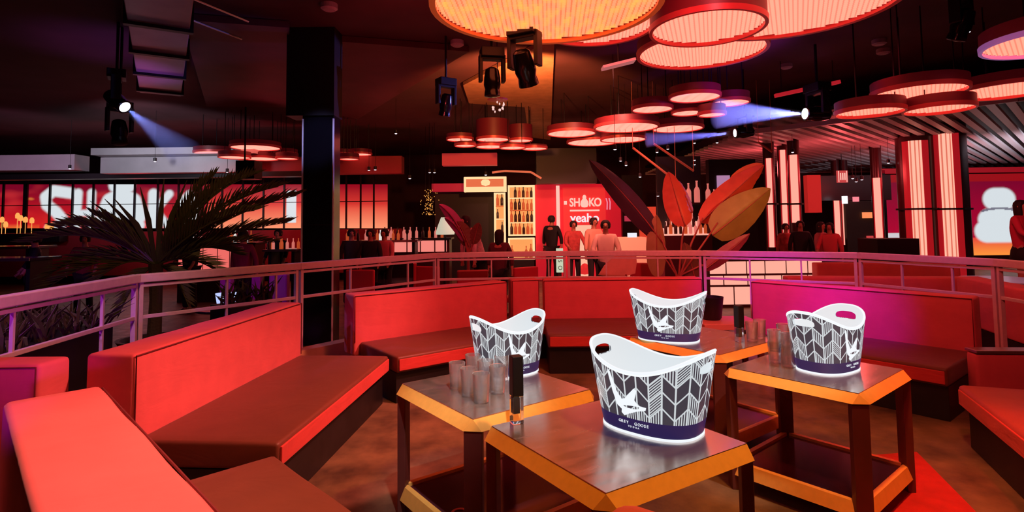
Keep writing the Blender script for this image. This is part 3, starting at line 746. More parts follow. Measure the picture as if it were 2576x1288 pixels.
# pin lights
M_pin = glow('pin_light_glow', (.9,.85,.95), 2.0); M_pinwarm = glow('pin_light_warm', (1.0,.62,.35), 2.0)
def pin_proto():
    t = thing('pin_spotlight', 'small round white pin spotlight just right of the lowest drum lamp at centre', 'spotlight', (0,0,0), 0, 'tiny pin spotlights')
    MB().lathe([(.03,0),(.032,.07),(.001,.08)], 12).build('can', M_black, t, smooth=True, angle=40)
    MB().lathe([(.001,-.012),(.02,-.008),(.028,.002),(.001,.003)], 12, closed=True).build('bulb', M_pin, t, smooth=True)
    MB().tube([(0,0,0),(0,0,1)], .004, 4).build('cord', M_black, t)
    return t
def set_cord(o):
    for ch in o.children:
        if ch.name.startswith('cord'): ch.location = (0,0,.075); ch.scale = (1,1,(CEIL-o.location.z)/o.scale[2]-.076)
PIN = pin_proto(); PIN.location = D(1547,376,9.0); set_cord(PIN)
pins = [(2438,80,6,'top right between the overhead drums and the right edge'),(1000-4,336,12,'left of the far centre drum cluster'),(928,428,15,'left one of a pair left of the gold shelves'),
 (944,427,15,'right one of a pair left of the gold shelves'),(1081,434,15,'left one of the pair above the dark doorway'),(1093,434,15,'right one of the pair above the dark doorway'),
 (1031,449,15,'lower left above the dark doorway'),(1222,440,15,'just above the lit gold box'),(1653,383,11,'left above the bar'),(1680,375,11,'beside the one left above the bar'),
 (1747,360,12,'topmost above the bar'),(1747,403,12,'upper of two stacked ones above the bar'),(1747,414,12,'lower of two stacked ones above the bar'),(1804,359,12,'upper right above the bar'),
 (1561,405,11,'tiny one among the hanging leaves'),(1575,416,11,'tiny second one along the hanging leaf'),(1610,445,11,'middle one in the row by the dark leaf'),(1655,493,11,'brightest one beside the red leaf'),
 (2235,410,13,'hanging above the dark door at right'),(2145,449,14,'right of the illuminated exit sign'),(2154,457,14,'second right of the illuminated exit sign'),(2168,452,14,'third right of the illuminated exit sign'),
 (176,424,14,'under the left soffit'),(390,406,13,'small one on the grey soffit'),(572,433,14,'left of the small hanging black box'),(1994,383,12,'beside the tops of the thin light columns')]
for x,y,d,l in pins: 
    o = dup(PIN, D(x,y,d), 0, 'tiny pin spotlight ' + l, scale=d/11*.95); set_cord(o)
# ceiling discs
M_disc = mat('pale_speaker_disc', (.55,.42,.50), .5)
for x,y,l in ((1150,113,'pale round ceiling speaker left of the stage lights'),(2212,110,'round ceiling speaker at right, upper of two'),(2222,133,'round ceiling speaker at right, lower of two'),(1978,170,'small round ceiling fitting under the big right drum'),(828,22,'round ceiling smoke detector at top left of centre')):
    p = G(x,y,CEIL-.06); b = MB(); b.lathe([(.001,-.02),(.07,-.02),(.10,0),(.10,.06),(.001,.06)], 20, closed=True, c=p)
    tag(b.build('ceiling_speaker', M_disc), l, 'ceiling speaker', 'round fittings on the ceiling')
# ================================================================ SOFFIT AND LEFT LED WALL
M_soff = mat('pale_grey_soffit', (.55,.52,.55), .55, vary=.15, vscale=3)
YL = 16.5
def wallbox(name, x0,y0,x1,y1, y, th, material, label=None, cat=None, kindn=None, parent=None, group=None):
    a = D(x0,y1,y); b = D(x1,y0,y)
    mb = MB(); mb.box(((a.x+b.x)/2, y+th/2, (a.z+b.z)/2), (abs(b.x-a.x), th, abs(b.z-a.z)))
    o = mb.build(name, material, parent)
    if kindn: tag(o, kind=kindn)
    elif label: tag(o, label, cat, group)
    return o
wallbox('trim_5', 252,392,600,436, 14.0, .5, M_soff, kindn='structure')
wallbox('trim_6', 228,368,640,390, 13.6, .9, M_soff, kindn='structure')
wallbox('trim_7', -80,388,188,430, 14.0, .5, M_soff, kindn='structure')
wallbox('trim_8', -300,430,760,456, 14.4, .3, M_black, kindn='structure')
wallbox('trim_9', 600,392,1010,440, 15.2, .4, mat('dark_red_soffit',(.30,.04,.05),.6), kindn='structure')
spot('cool_wash_light', (-7.8, 10.6, 3.0), (-8.6, 14.0, 3.5), 330, (.75,.72,.85), 80, .9, .2)
spot('cool_wash_light', (-11.5, 10.6, 3.0), (-12.0, 14.0, 3.3), 170, (.75,.45,.7), 70, .9, .2)
b_ = MB(); b_.box((0,0,0),(.10,.10,.14)); 
o_ = D(616,403,12.7); b_ = MB(); b_.tube([(o_.x,12.7,o_.z-.02),(o_.x,12.7,CEIL)],.02,6); sb_ = wallbox('hanging_speaker_box', 592,403,640,450, 12.5, .4, M_black, 'small black loudspeaker box hanging under the far left drum lamps', 'loudspeaker')
b_.build('hanging_bracket', M_black, sb_)
import numpy as np
def screen_mesh(name, pts, nu, nv, colour, parent=None):
    """a lit LED surface: one colour per cell, written on the mesh itself. pts: lower left, lower right, upper left"""
    a, bx, by = [Vector(p) for p in pts]; ux = bx-a; uy = by-a
    mb = MB(); mb.grid(lambda u,v: a+ux*u+uy*v, nu, nv)
    # back so that the screen has depth
    nrm = ux.cross(uy).normalized(); k = len(mb.v)
    c4 = [a, a+ux, a+ux+uy, a+uy]; back = [p - nrm*.08 for p in c4]
    mb.add([tuple(p) for p in c4+back], [(7,6,5,4),(0,4,5,1),(1,5,6,2),(2,6,7,3),(3,7,4,0)])
    o = mb.build(name, M_screen, parent, normals=False)
    at = o.data.color_attributes.new('px', 'FLOAT_COLOR', 'POINT')
    arr = np.zeros((len(mb.v),4), dtype=np.float32); arr[:,3] = 1
    for j in range(nv+1):
        for i in range(nu+1): arr[j*(nu+1)+i,:3] = colour(i/nu, j/nv)
    at.data.foreach_set('color', arr.ravel()); return o
def m_screen():
    m, n, b = nt('led_screen'); at = n.nodes.new('ShaderNodeAttribute'); at.attribute_name = 'px'
    n.links.new(at.outputs['Color'], b.inputs['Emission Color']); b.inputs['Emission Strength'].default_value = 1.0
    b.inputs['Base Color'].default_value = (.01,.01,.01,1); b.inputs['Roughness'].default_value = .4; return m
M_screen = m_screen()
def lin(c): return tuple(((v/255+.055)/1.055)**2.4 if v > 10 else v/255/12.92 for v in c)
def mixc(a, b, t): t = max(0,min(1,t)); return tuple(a[i]+(b[i]-a[i])*t for i in range(3))
def seg_d(p, a, b):
    ax,ay = a; bx,by = b; t = max(0,min(1,((p[0]-ax)*(bx-ax)+(p[1]-ay)*(by-ay))/max(1e-6,(bx-ax)**2+(by-ay)**2)))
    return hypot(p[0]-ax-t*(bx-ax), p[1]-ay-t*(by-ay))
def strokes(p, ss):
    v = 0
    for (pl, w) in ss:
        d = min(seg_d(p, pl[i], pl[i+1]) for i in range(len(pl)-1)); v = max(v, 1-min(1,max(0,(d-w+3)/6)))
    return v
WHITE = (.68,.74,.78)
LET = [([(176,486),(132,480),(112,496),(116,516),(140,534),(156,552),(150,572)],14),([(120,572),(160,566)],8),
       ([(194,486),(190,574)],11), ([(192,536),(226,536)],8), ([(228,486),(228,574)],11),
       ([(290,466),(318,466)],20),([(262,545),(276,508),(304,494),(332,508),(344,545)],22),([(256,566),(350,566)],14),([(300,510),(306,560)],30),
       ([(384,488),(384,574)],13), ([(424,488),(390,530),(426,574)],10),
       ([(458,504),(474,488),(488,504),(488,552),(470,568),(456,552),(456,508)],9)]
def img_left(u, v):
    x = -60 + u*1035; y = 574 - v*110
    base = mixc(lin((215,25,30)), lin((120,5,35)), v*1.1)
    n_ = noise.noise(Vector((x*.02,y*.05,0)))
    base = mixc(base, lin((235,60,60)), max(0,n_)*.5)
    if x > 520: base = mixc(mixc(lin((255,150,110)), lin((225,60,50)), v*1.8), lin((150,10,30)), (v-.45)*2)
    if x < 100: base = mixc(base, lin((245,150,60)), (.10-v)*6*(.5+n_))
    s = strokes((x,y), LET)
    c = mixc(base, WHITE, s)
    if 720 < x < 745 and 480 < y < 560: c = WHITE
    return c
t = thing('led_wall', 'wide LED wall at left showing huge white letters over a red sunset', 'LED screen', (0,0,0))
pa, pb, pc = D(-60,574,YL), D(975,574,YL), D(-60,464,YL)
screen_mesh('screen', (pa,pb,(pa.x,YL,pc.z)), 420, 60, img_left, t)
for x in (10,66,127,184,236,289,340,398,450,505,560,612,664,716,872,908,941):
    p = D(x,520,YL); m_ = MB(); m_.box((p.x,YL-.03,(pa.z+pc.z)/2),(.045 if x!=66 else .12,.05,pc.z-pa.z+.3)); m_.build('mullion', M_black, t)
m_ = MB(); p = D(300,514,YL); m_.box(((pa.x+pb.x)/2,YL-.02,p.z),(pb.x-pa.x,.03,.02)); m_.build('crossbar', M_black, t)
for p_, e_ in (((-3.2,14.5,2.2),22),((-6.5,15,2.2),30),((-10,15,2.2),22)): point('red_glow_light', p_, e_, (1,.06,.09), .2)  # unseen points added to redden the area under the screen
wallbox('led_base_wall', -300,575,1010,700, YL-.3, .4, mat('red_lit_wall',(.30,.02,.03),.6,vary=.6,vscale=1.2), 'long black low wall under the left LED screen', 'low wall')  # dark wall coloured red for the red light in this zone
# glowing box that imitates a red reflection above right screen part
wallbox('red_reflection_box', 1112,384,1250,416, 14.5, .3, mat('red_reflection_glow',(.5,.05,.05),.6,emis=(.32,.02,.02),estr=.8), 'glowing box imitating a red reflection under the far centre drum lamps', 'reflection')
# ================================================================ RIGHT HALF: SLATTED CEILING, LIGHT COLUMNS, SCREENS
M_slat = mat('white_ceiling_slat', (.62,.58,.62), .4)
HS = 3.42
poly = [(4.9,11.9),(7.9,8.7),(12.5,7.2),(19.9,9.5),(19.9,21.9),(5.2,21.9)]
def clip_line(p, d, poly):
    ts = []
    for i in range(len(poly)):
        a = Vector(poly[i]); b = Vector(poly[(i+1)%len(poly)]); e = b-a
        den = d.x*e.y - d.y*e.x
        if abs(den) < 1e-9: continue
        w = a-p; t = (w.x*e.y-w.y*e.x)/den; s = (w.x*d.y-w.y*d.x)/den
        if 0 <= s <= 1: ts.append(t)
    return (min(ts), max(ts)) if len(ts) > 1 else None
sl = MB(); dd = Vector((cos(radians(44)), sin(radians(44)))); nn = Vector((-dd.y, dd.x))
k = -12.0
while k < 16:
    p = Vector((9,12)) + nn*k; r = clip_line(p, dd, poly)
    if r and r[1]-r[0] > .3:
        a = p+dd*r[0]; b = p+dd*r[1]; sl.bar((a.x,a.y,HS+.03),(b.x,b.y,HS+.03),.12,.06)
    k += .25
struct(sl, 'trim_10', M_slat)
b_ = MB(); b_.prism(poly, HS+.25, HS+.32); struct(b_, 'trim_11', M_black)
b_ = MB()
for i in range(5):
    a = poly[i]; b = poly[i+1]; b_.bar((*a,HS+.02),(*b,HS+.02),.05,.10)
struct(b_, 'trim_12', M_slat)
spot('white_wash_light', (13.4, 10.6, 1.3), (13.6, 12.0, HS), 1100, (1.0,.88,.98), 112, .8, .2)
for p, e_ in (((7.6,12.9,2.7),45),((9.6,13.4,2.7),45),((10.9,14.5,2.7),25),((6.6,14.5,2.9),35)): point('red_glow_light', p, e_, (1,.10,.10), .2)

M_strip = mat('ribbed_light_tube', (.1,.03,.03), .5, emis=(2.2,.42,.30), estr=1.0)
def m_ribs(name, c1, c2, f):
    m, n, b = nt(name); tc = n.nodes.new('ShaderNodeTexCoord'); sp = n.nodes.new('ShaderNodeSeparateXYZ'); n.links.new(tc.outputs['Object'], sp.inputs[0])
    w = math_node(n, 'GREATER_THAN', math_node(n, 'FRACT', math_node(n, 'MULTIPLY', sp.outputs[0], f)), .32)
    mx = n.nodes.new('ShaderNodeMix'); mx.data_type = 'RGBA'; mx.inputs[6].default_value = (*c2,1); mx.inputs[7].default_value = (*c1,1); n.links.new(w, mx.inputs[0])
    n.links.new(mx.outputs[2], b.inputs['Emission Color']); b.inputs['Emission Strength'].default_value = 1; b.inputs['Base Color'].default_value = (.05,.02,.02,1); return m
M_ribs = m_ribs('ribbed_salmon_light', (1.3,.50,.36), (.75,.17,.11), 16)
M_redglow = mat('red_halo_glow', (.25,.01,.01), .3, emis=(.32,.006,.010), estr=1.0)
M_darkred = mat('dark_red_cladding', (.05,.006,.01), .3, spec=.6)
def light_column(label, x, wpx, ytop, ybot, y, body, group, halo=1.7, jy=None):
    """round column of dark cladding with an upright lit ribbed slot facing the lounge"""
    top = D(x,ytop,y); bot = D(x,ybot,y); cxx = (top.x+bot.x)/2; w = wpx*y/F; R = body
    t = thing('light_column', label, 'light column', (cxx, y+R, 0), atan2(-cxx, y)*0, group)
    zt = min(top.z, CEIL-.02); zb = max(bot.z, .0)
    face = atan2(-(y+R), -cxx) # toward the camera
    def arc(name, r, half, z0, z1, material, th=.012):
        mb = MB(); n_ = 14
        pts = [(face-half+2*half*i/n_) for i in range(n_+1)]
        poly_ = [(r*cos(a), r*sin(a)) for a in pts] + [((r-th-.02)*cos(a), (r-th-.02)*sin(a)) for a in pts[::-1]]
        mb.prism(poly_, z0, z1); return mb.build(name, material, t)
    zc = (CEIL if cxx < 5 else HS+.24)
    c = MB(); c.lathe([(R,0),(R,zc)], 28); c.build('column_body', M_darkred, t, smooth=True, angle=40)
    hb = math.asin(min(.98, w/2/(R+.02)))
    arc('light_slot', R+.03, hb, zb, zt, M_ribs if wpx > 20 else M_strip2, .03)
    arc('red_halo_strip', R+.015, min(1.45, hb*halo+.18), zb, zt, M_redglow)  # glowing strip imitates the red falloff beside the lit slot
    if jy:
        zj = D(x,jy,y).z; j = MB(); j.lathe([(R+.01,zj-.03),(R+.045,zj-.03),(R+.045,zj+.01),(R+.01,zj+.01)], 28, closed=True); j.build('joint_band', M_black, t)
    return t
M_strip2 = glow('salmon_light_strip', (1.2,.42,.32), 1.0)
gL = 'ribbed light columns'
light_column('large ribbed light column at right, left one of the big pair', 2342,27,352,730,12.4,.38,gL,1.6,524)
light_column('large ribbed light column at right, right one of the big pair', 2422,27,334,730,12.2,.38,gL,1.6,524)
gS = 'slender light columns'
for x,w,yt,yb,d,l in ((1944,11,398,622,13.4,'leftmost slender light column beside the green leaf'),(1979,11,377,592,13.8,'slender light column second from the green leaf'),(2006,16,389,560,13.0,'thickest slender light column above the man in black'),
    (2112,11,500,600,17.5,'short light column left of the dark door, first of two'),(2133,11,500,616,17.5,'short light column left of the dark door, second of two'),(2217,14,447,604,14.5,'slender light column between the dark door and the big pair')):
    light_column(l, x, w, yt, yb, d, .13 if d<17 else .12, gS, 1.2, 512 if d<14 else None)
# right LED screen
YR = 18.5
def img_right(u, v):
    x = 2235 + u*390; y = 645 - v*215
    base = mixc(lin((190,10,50)), lin((110,0,40)), v)
    if v < .22: base = mixc(lin((255,150,60)), lin((230,60,60)), v*4.5)
    if v > .9: base = lin((150,10,20))
    pt = (x,y)
    S = [([(2496,498),(2514,498)],30),([(2482,552),(2544,552)],30),([(2472,582),(2560,582)],30),([(2300,500),(2306,596)],14)]
    s = strokes(pt, S); band = 1 if abs(y-(522+.004*(x-2505)**2)) < 3 and 2460<x<2550 else 0
    if x < 2310 and 585 < y < 600: s = max(s, .8)
    return mixc(mixc(base, WHITE, s), lin((70,60,90)), band*.8)
t = thing('led_wall', 'LED screen at the right edge with a big white rounded figure over orange', 'LED screen', (0,0,0))
pa, pb, pc = D(2235,645,YR), D(2650,640,YR), D(2235,440,YR)
screen_mesh('screen', (pa,(pb.x,YR,pa.z),(pa.x,YR,pc.z)), 170, 90, img_right, t)
b_ = MB(); b_.box(((pa.x+pb.x)/2,YR,pc.z+.12),(pb.x-pa.x+.3,.2,.16)); b_.build('top_frame', mat('red_frame',(.4,.01,.02),.5,emis=(.25,.004,.01),estr=.8), t)
b_ = MB(); b_.box((pa.x-.1,YR,(pa.z+pc.z)/2),(.12,.2,pc.z-pa.z+.3)); b_.build('side_frame', M_black, t)
b_ = MB(); b_.box(((pa.x+pb.x)/2,YR+.1,pa.z/2),(pb.x-pa.x,.3,pa.z)); b_.build('screen_plinth', M_darkred, t)
# ---------------------------------------------------------------- door, signs
M_sign = glow('sign_red', (.55,.05,.05), 1.0); M_signlit = glow('sign_letters', (1.0,.50,.42), 1.0); M_amberlit = glow('amber_sign', (1.0,.28,.10), 1.0)
wallbox('door_1', 2137,505,2206,720, 17.2, .12, mat('dark_olive_door',(.03,.028,.018),.5), kindn='structure')
wallbox('trim_13', 2060,440,2240,505, 17.3, .1, M_darkred, kindn='structure')
t = thing('exit_sign', 'small illuminated red and white sign hanging above the dark door', 'sign', D(2120,444,16))
b_ = MB(); b_.box((0,.03,0),(.30,.05,.34)); b_.build('sign_box', M_sign, t)
for x in (-.115,-.06,0,.06,.115):
    b_ = MB(); b_.box((x,.0,.0 if abs(x)<.1 else -.0),(.028 if abs(x)<.1 else .018,.02,.20 if abs(x)<.1 else .32)); b_.build('lit_stroke', M_signlit, t)
b_ = MB(); b_.box((0,.03,.17+(CEIL-t.location.z-.17)/2),(.012,.012,CEIL-t.location.z-.17)); b_.build('hanger', M_black, t)
wallbox('wall_sign', 2172,534,2196,549, 17.12, .06, M_amberlit, 'small amber lit sign on the dark door', 'sign')
wallbox('wall_sign', 2183,593,2198,606, 17.12, .06, M_sign, 'small dim red sign low on the dark door', 'sign')
wallbox('wall_lamp', 2122,493,2132,512, 16.8, .08, M_pin, 'small white wall lamp above the short light columns', 'wall lamp')
wallbox('wall_lamp', 2149,495,2161,507, 17.1, .08, glow('pink_lamp',(1,.25,.3),1), 'small pink wall lamp above the dark door', 'wall lamp')
wallbox('dark_cabinet', 2212,600,2312,705, 10.5, .6, M_black, 'big black cabinet standing left of the large light columns', 'cabinet')
wallbox('red_wall_panel', 2034,440,2064,535, 15.5, .2, mat('red_lit_panel',(.4,.02,.02),.5,emis=(.28,.012,.010),estr=1), 'red glowing wall panel right of the slender light columns', 'wall panel')
# ================================================================ GLOWING BAR
M_tile = glow('salmon_backlit_tile', (1.05,.42,.32), 1.0)
def glow_bar(label, x0, x1, ytop, y, h_bot, cols, seed, mat_=None, group=None):
    a = D(x0,ytop,y); b = D(x1,ytop,y); top = max(a.z,b.z); L = b.x-a.x
    t = thing('glowing_bar', label, 'bar counter', (a.x,y,0), 0, group)
    m_ = MB(); m_.box((L/2,.28,(top-.04)/2),(L,.5,top-.04)); m_.build('bar_body', M_darkred, t)
    m_ = MB(); m_.box((L/2,.26,top-.02),(L+.1,.62,.04)); m_.build('bar_top', M_darkmetal, t, bevel=.004)
    rnd = random.Random(seed)
    rows = [(top-.30, top-.08),(top-.50,top-.34),(h_bot+.04,top-.54)] if top-h_bot > .7 else [(h_bot+.03,top-.06)]
    for ri, (z0,z1) in enumerate(rows):
        x = .03
        while x < L-.1:
            w = min(rnd.uniform(.7,1.3)*L/cols, L-.03-x)
            m_ = MB(); m_.box((x+w/2-.015,.02,(z0+z1)/2),(w-.03,.03,z1-z0)); m_.build('lit_panel', mat_ or M_tile, t); x += w
    return t
glow_bar('long glowing tiled bar counter right of centre below the big green leaf', 1782,2084,648,10.4,.02,6,3)
glow_bar('glowing bar counter far left behind the seated person', 446,640,612,12.0,.62,5,4,glow('red_lit_tile',(.85,.15,.13),1.0))
glow_bar('short glowing shelf counter right of the black column', 958,1130,600,12.5,.95,6,5,glow('pink_lit_tile',(.90,.24,.20),1.0))
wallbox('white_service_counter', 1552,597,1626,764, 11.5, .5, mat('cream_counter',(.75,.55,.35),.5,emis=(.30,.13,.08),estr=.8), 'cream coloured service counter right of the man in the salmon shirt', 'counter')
wallbox('small_screen', 1580,586,1602,598, 11.6, .06, glow('white_tablet',(.8,.85,.95),1), 'small white lit tablet on the cream counter', 'tablet')
wallbox('dark_cupboard', 1567,440,1615,596, 15.6, .5, M_black, 'tall dark cupboard right of the red logo wall', 'cupboard')
wallbox('small_screen', 1572,543,1590,557, 15.5, .06, glow('dim_pink_screen',(.45,.03,.06),1), 'small dim pink screen on the tall dark cupboard', 'tablet')
wallbox('orange_wall_panel', 1614,520,1650,640, 15.4, .2, mat('orange_lit_panel',(.5,.05,.02),.5,emis=(.60,.045,.02),estr=1), 'orange red wall panel right of the dark cupboard', 'wall panel')
# ================================================================ RED LOGO WALL
YW = 15.8
M_redwall = mat('red_lacquer_wall', (.55,.015,.03), .5, emis=(.50,.008,.018), estr=.85, vary=.2, vscale=1)
M_redboard = mat('bright_red_board', (.6,.03,.03), .5, emis=(.62,.022,.022), estr=1.0)
wallbox('logo_wall', 1350,462,1562,720, YW, .3, M_redwall, 'red glowing feature wall at centre behind the standing men', 'feature wall')
t = thing('logo_sign', 'bright red sign board with a white SHOKO wordmark and a second white word', 'sign', D(1470,510,YW-.08))
k = YW/F
b_ = MB(); b_.box((0,.03,-.55),(.118*10,.05,1.95)); b_.build('board', M_redboard, t)
M_logo = glow('logo_white', (1.0,.55,.45), 1.0); M_logow = glow('logo_cool_white', (.95,.80,.85), 1.0)
for ch, x in (('S',-.36),('H',-.21),('K',.20),('O',.37)): text_obj('logo_letter', ch, .33, M_logo, t, (x,-.03,.0), extrude=.012, sx=.78, bold=.008)
b_ = MB(); b_.lathe([(.001,-.13),(.08,-.12),(.115,-.05),(.10,.04),(.05,.11),(.045,.12),(.055,.16),(.03,.21),(.001,.22)], 16); b_.v = [(x, y*.15-.03, z) for x,y,z in b_.v]
b_.build('seated_figure_emblem', M_logo, t, smooth=True)
b_ = MB(); b_.box((0,-.03,-.215),(.82,.03,.045)); b_.build('underline', M_logo, t)
b_ = MB(); b_.box((-.53,-.03,.0),(.08,.03,.10)); b_.build('small_mark', M_logo, t)
text_obj('word', 'yeaho', .34, M_logow, t, (0,-.03,-.43), extrude=.012, sx=.98, bold=.006)
b_ = MB(); b_.tube([(-.74,-.06,.48),(-.74,-.06,-.75)], .05, 10); b_.build('neon_tube', M_logo, t)
for x in (.60,.68):
    b_ = MB(); b_.tube([(x,-.05,.12),(x+.03,-.05,0),(x+.02,-.05,-.2)], .018, 6); b_.build('neon_curve', glow('neon_pink',(.9,.25,.35),1), t)
t = thing('bright_banner', 'glowing cream upright banner with red figure behind the railing at centre', 'banner', D(1468,640,13.6))
b_ = MB(); b_.box((0,0,.05),(.40,.03,1.3)); b_.build('banner_cloth', glow('cream_glow',(1.0,.48,.32),1.0), t)
b_ = MB(); b_.lathe([(.001,-.2),(.12,-.18),(.14,-.05),(.05,.06),(.001,.07)],16); b_.v=[(x+.02,y*.1-.03,z-.28) for x,y,z in b_.v]; b_.build('red_figure', M_redboard, t)
z0_ = D(1468,640,13.6).z; b_ = MB(); b_.box((0,.0,-z0_/2-.3),(.34,.10,z0_-.6)); b_.build('banner_stand', M_black, t)
t = thing('post_sign', 'narrow white upright sign with stacked dark letters seen through the railing', 'sign', D(1408,655,11.0))
zz_ = D(1408,655,11.0).z
b_ = MB(); b_.box((0,0,0),(.13,.08,.46)); b_.build('sign_panel', glow('mint_white_sign',(.55,.62,.45),1), t)
for i, ch in enumerate('ISO'): text_obj('sign_letter', ch, .11, M_black, t, (0,-.046,.12-.13*i), (pi/2,radians(90),0), extrude=.003)
b_ = MB(); b_.box((0,0,-(.23+zz_)/2),(.06,.06,zz_-.23)); b_.build('sign_post', M_black, t)
# ================================================================ GOLD SHELVES, DOORWAY
M_gold = glow('gold_backlight', (1.0,.36,.10), .95); M_goldhi = glow('gold_edge_light', (1.15,.72,.36), 1.0)
M_bot = mat('amber_bottle', (.25,.05,.02), .2, emis=(.42,.06,.015), estr=.9); M_botdark = mat('dark_bottle', (.04,.015,.015), .15); M_botpink = mat('pink_bottle', (.3,.1,.1), .2, emis=(.62,.16,.13), estr=.9)  # bottle glow imitates backlight shining through the glass
ORD = 'first second third fourth fifth sixth seventh eighth ninth tenth eleventh twelfth thirteenth fourteenth'.split()
def bottle_mesh(mat_, s=1.0):
    mb = MB(); mb.lathe([(.0,0),(.038,.002),(.04,.02),(.04,.17),(.030,.20),(.014,.225),(.013,.285),(.016,.287),(.016,.305),(.001,.306)], 12)
    return mb.build('bottle', mat_, None, smooth=True, angle=50)
PB = {}
def bottle(x, y, z, label, group, material, s=1.0):
    key = material.name
    if key not in PB: o = bottle_mesh(material); PB[key] = o
    else: o = PB[key].copy(); COL.objects.link(o)
    o.location = (x,y,z); o.scale = (s,)*3; tag(o, label, 'bottle', group); return o
def back_shelf(label, x0, y0, x1, y1, y, rows, n, mat_b, group, blabel, seed=1, s=1.0):
    a = D(x0,y1,y); b = D(x1,y0,y); L = b.x-a.x; Hh = b.z-a.z
    t = thing('bottle_shelf', label, 'shelf unit', ((a.x),y,a.z))
    m_ = MB(); m_.box((L/2,.32,Hh/2),(L-.04,.02,Hh-.04)); m_.build('lit_back_panel', M_gold, t)
    for nm, c_, d_ in (('side_light',(0,.16,Hh/2),(.05,.34,Hh)),('side_light',(L,.16,Hh/2),(.05,.34,Hh)),('top_board',(L/2,.16,Hh),(L+.05,.34,.04)),('bottom_board',(L/2,.16,0),(L+.05,.34,.04))):
        m_ = MB(); m_.box(c_, d_); m_.build(nm, M_goldhi, t)
    if a.z < 1.2: m_ = MB(); m_.box((L/2,.16,-a.z/2-.01),(L,.32,a.z-.02)); m_.build('plinth', M_black, t)
    rnd = random.Random(seed)
    for r in range(rows):
        z = Hh*r/rows
        if r: m_ = MB(); m_.box((L/2,.17,z),(L-.05,.30,.025)); m_.build('shelf_board', M_goldhi if r%2 else M_bot, t)
        for i in range(n):
            if rnd.random() < .12: continue
            bottle(a.x+L*(i+.6)/(n+.2), y+.12+rnd.uniform(-.02,.05), a.z+z+.02, ORD[i]+' bottle, '+ORD[r]+' board up, '+blabel.split('bottle ')[1] if n > 1 else blabel, group, rnd.choice(mat_b), s*rnd.uniform(.85,1.1))
    return t, a, b
back_shelf('gold lit bottle shelf left of the red logo wall', 1281,467,1343,592, 15.6, 4, 6, [M_bot,M_botdark], 'bottles on the gold shelf left of the red wall', 'bottle on the gold lit shelf left of the red wall', 3, 1.0)
back_shelf('lower gold lit cabinet under the bottle shelf', 1281,600,1343,652, 15.6, 1, 5, [M_bot], 'bottles in the lower gold cabinet', 'bottle in the low gold cabinet under the shelf', 4, 1.2)
back_shelf('narrow gold lit shelf beside the dark doorway', 1246,486,1269,650, 16.0, 5, 2, [M_bot,M_botdark], 'bottles on the narrow gold shelf', 'bottle on the narrow gold shelf by the dark doorway', 5, 1.0)
t = thing('lit_display_box', 'wide gold lit display box above the dark doorway', 'display box', D(1221,464,15.5))
b_ = MB(); b_.box((0,.25,0),(1.12,.03,.38)); b_.build('lit_back', glow('orange_back',(.75,.13,.05),1), t)
for c_, d_ in (((0,.1,.19),(1.16,.3,.04)),((0,.1,-.13),(1.16,.3,.13)),((-.57,.1,0),(.04,.3,.40)),((.54,.1,0),(.08,.3,.40))):
    b_ = MB(); b_.box(c_,d_); b_.build('lit_frame', M_goldhi, t)
b_ = MB(); b_.lathe([(.001,-.09),(.11,-.05),(.13,.03),(.08,.09),(.001,.10)],16,c=(0,.1,.05)); b_.build('glowing_vase', M_goldhi, t, smooth=True)
wallbox('dark_doorway', 1095,483,1242,720, 16.6, .2, M_black, 'wide dark doorway surround at centre left', 'doorway')
wallbox('red_lintel', 1086,461,1172,482, 16.0, .3, mat('red_lintel',(.4,.02,.04),.5,emis=(.25,.006,.02),estr=.8), 'dim red lintel light above the dark doorway', 'lintel')
t = thing('gold_bead_curtain', 'glittering gold hanging bead strands left of the dark doorway', 'bead curtain', D(1080,510,15.6)); t['kind'] = 'stuff'
rnd = random.Random(9); b_ = MB()
for i in range(90):
    x = rnd.gauss(0,.09); z = rnd.uniform(-.34,.36); b_.lathe([(.001,-.016),(.014,0),(.001,.016)],6,c=(x*(1.2-abs(z)),rnd.uniform(-.1,.1),z))
b_.build('beads', glow('gold_bead',(1.0,.40,.08),.9), t)
for x in (-.1,0,.1): 
    b_ = MB(); b_.tube([(x,0,-.35),(x,0,CEIL-t.location.z)], .005, 4); b_.build('strand', M_darkmetal, t)
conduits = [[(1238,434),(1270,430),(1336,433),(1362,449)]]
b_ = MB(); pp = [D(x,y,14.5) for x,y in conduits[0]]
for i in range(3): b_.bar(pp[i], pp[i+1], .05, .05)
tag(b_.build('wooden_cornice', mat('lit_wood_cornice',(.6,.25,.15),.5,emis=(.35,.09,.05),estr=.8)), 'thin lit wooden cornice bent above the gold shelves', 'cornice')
t = thing('table_lamp', 'pale mint flared lampshade in front of the dark doorway', 'lamp', D(1120,590,12.5))
b_ = MB(); b_.lathe([(.20,0),(.21,.04),(.16,.20),(.09,.38),(.07,.38)], 24); b_.build('lamp_shade', mat('mint_shade',(.5,.6,.5),.6,emis=(.45,.50,.38),estr=1), t, smooth=True, angle=50)
z0_ = D(1120,590,12.5).z
b_ = MB(); b_.tube([(0,0,.02),(0,0,-z0_+.03)], .02, 8); b_.build('lamp_stand', M_black, t)
b_ = MB(); b_.lathe([(.001,0),(.15,0),(.14,.03),(.001,.035)],20,c=(0,0,-z0_)); b_.build('lamp_base', M_black, t)
t = thing('table_lamp', 'narrow cream lampshade right of the mint one', 'lamp', D(1171,588,12.5))
b_ = MB(); b_.lathe([(.07,0),(.09,.04),(.09,.34),(.05,.40)], 24); b_.build('lamp_shade', mat('cream_shade',(.5,.45,.3),.6,emis=(.38,.32,.18),estr=1), t, smooth=True, angle=50)
b_ = MB(); b_.tube([(0,0,.02),(0,0,-z0_+.03)], .02, 8); b_.build('lamp_stand', M_black, t)
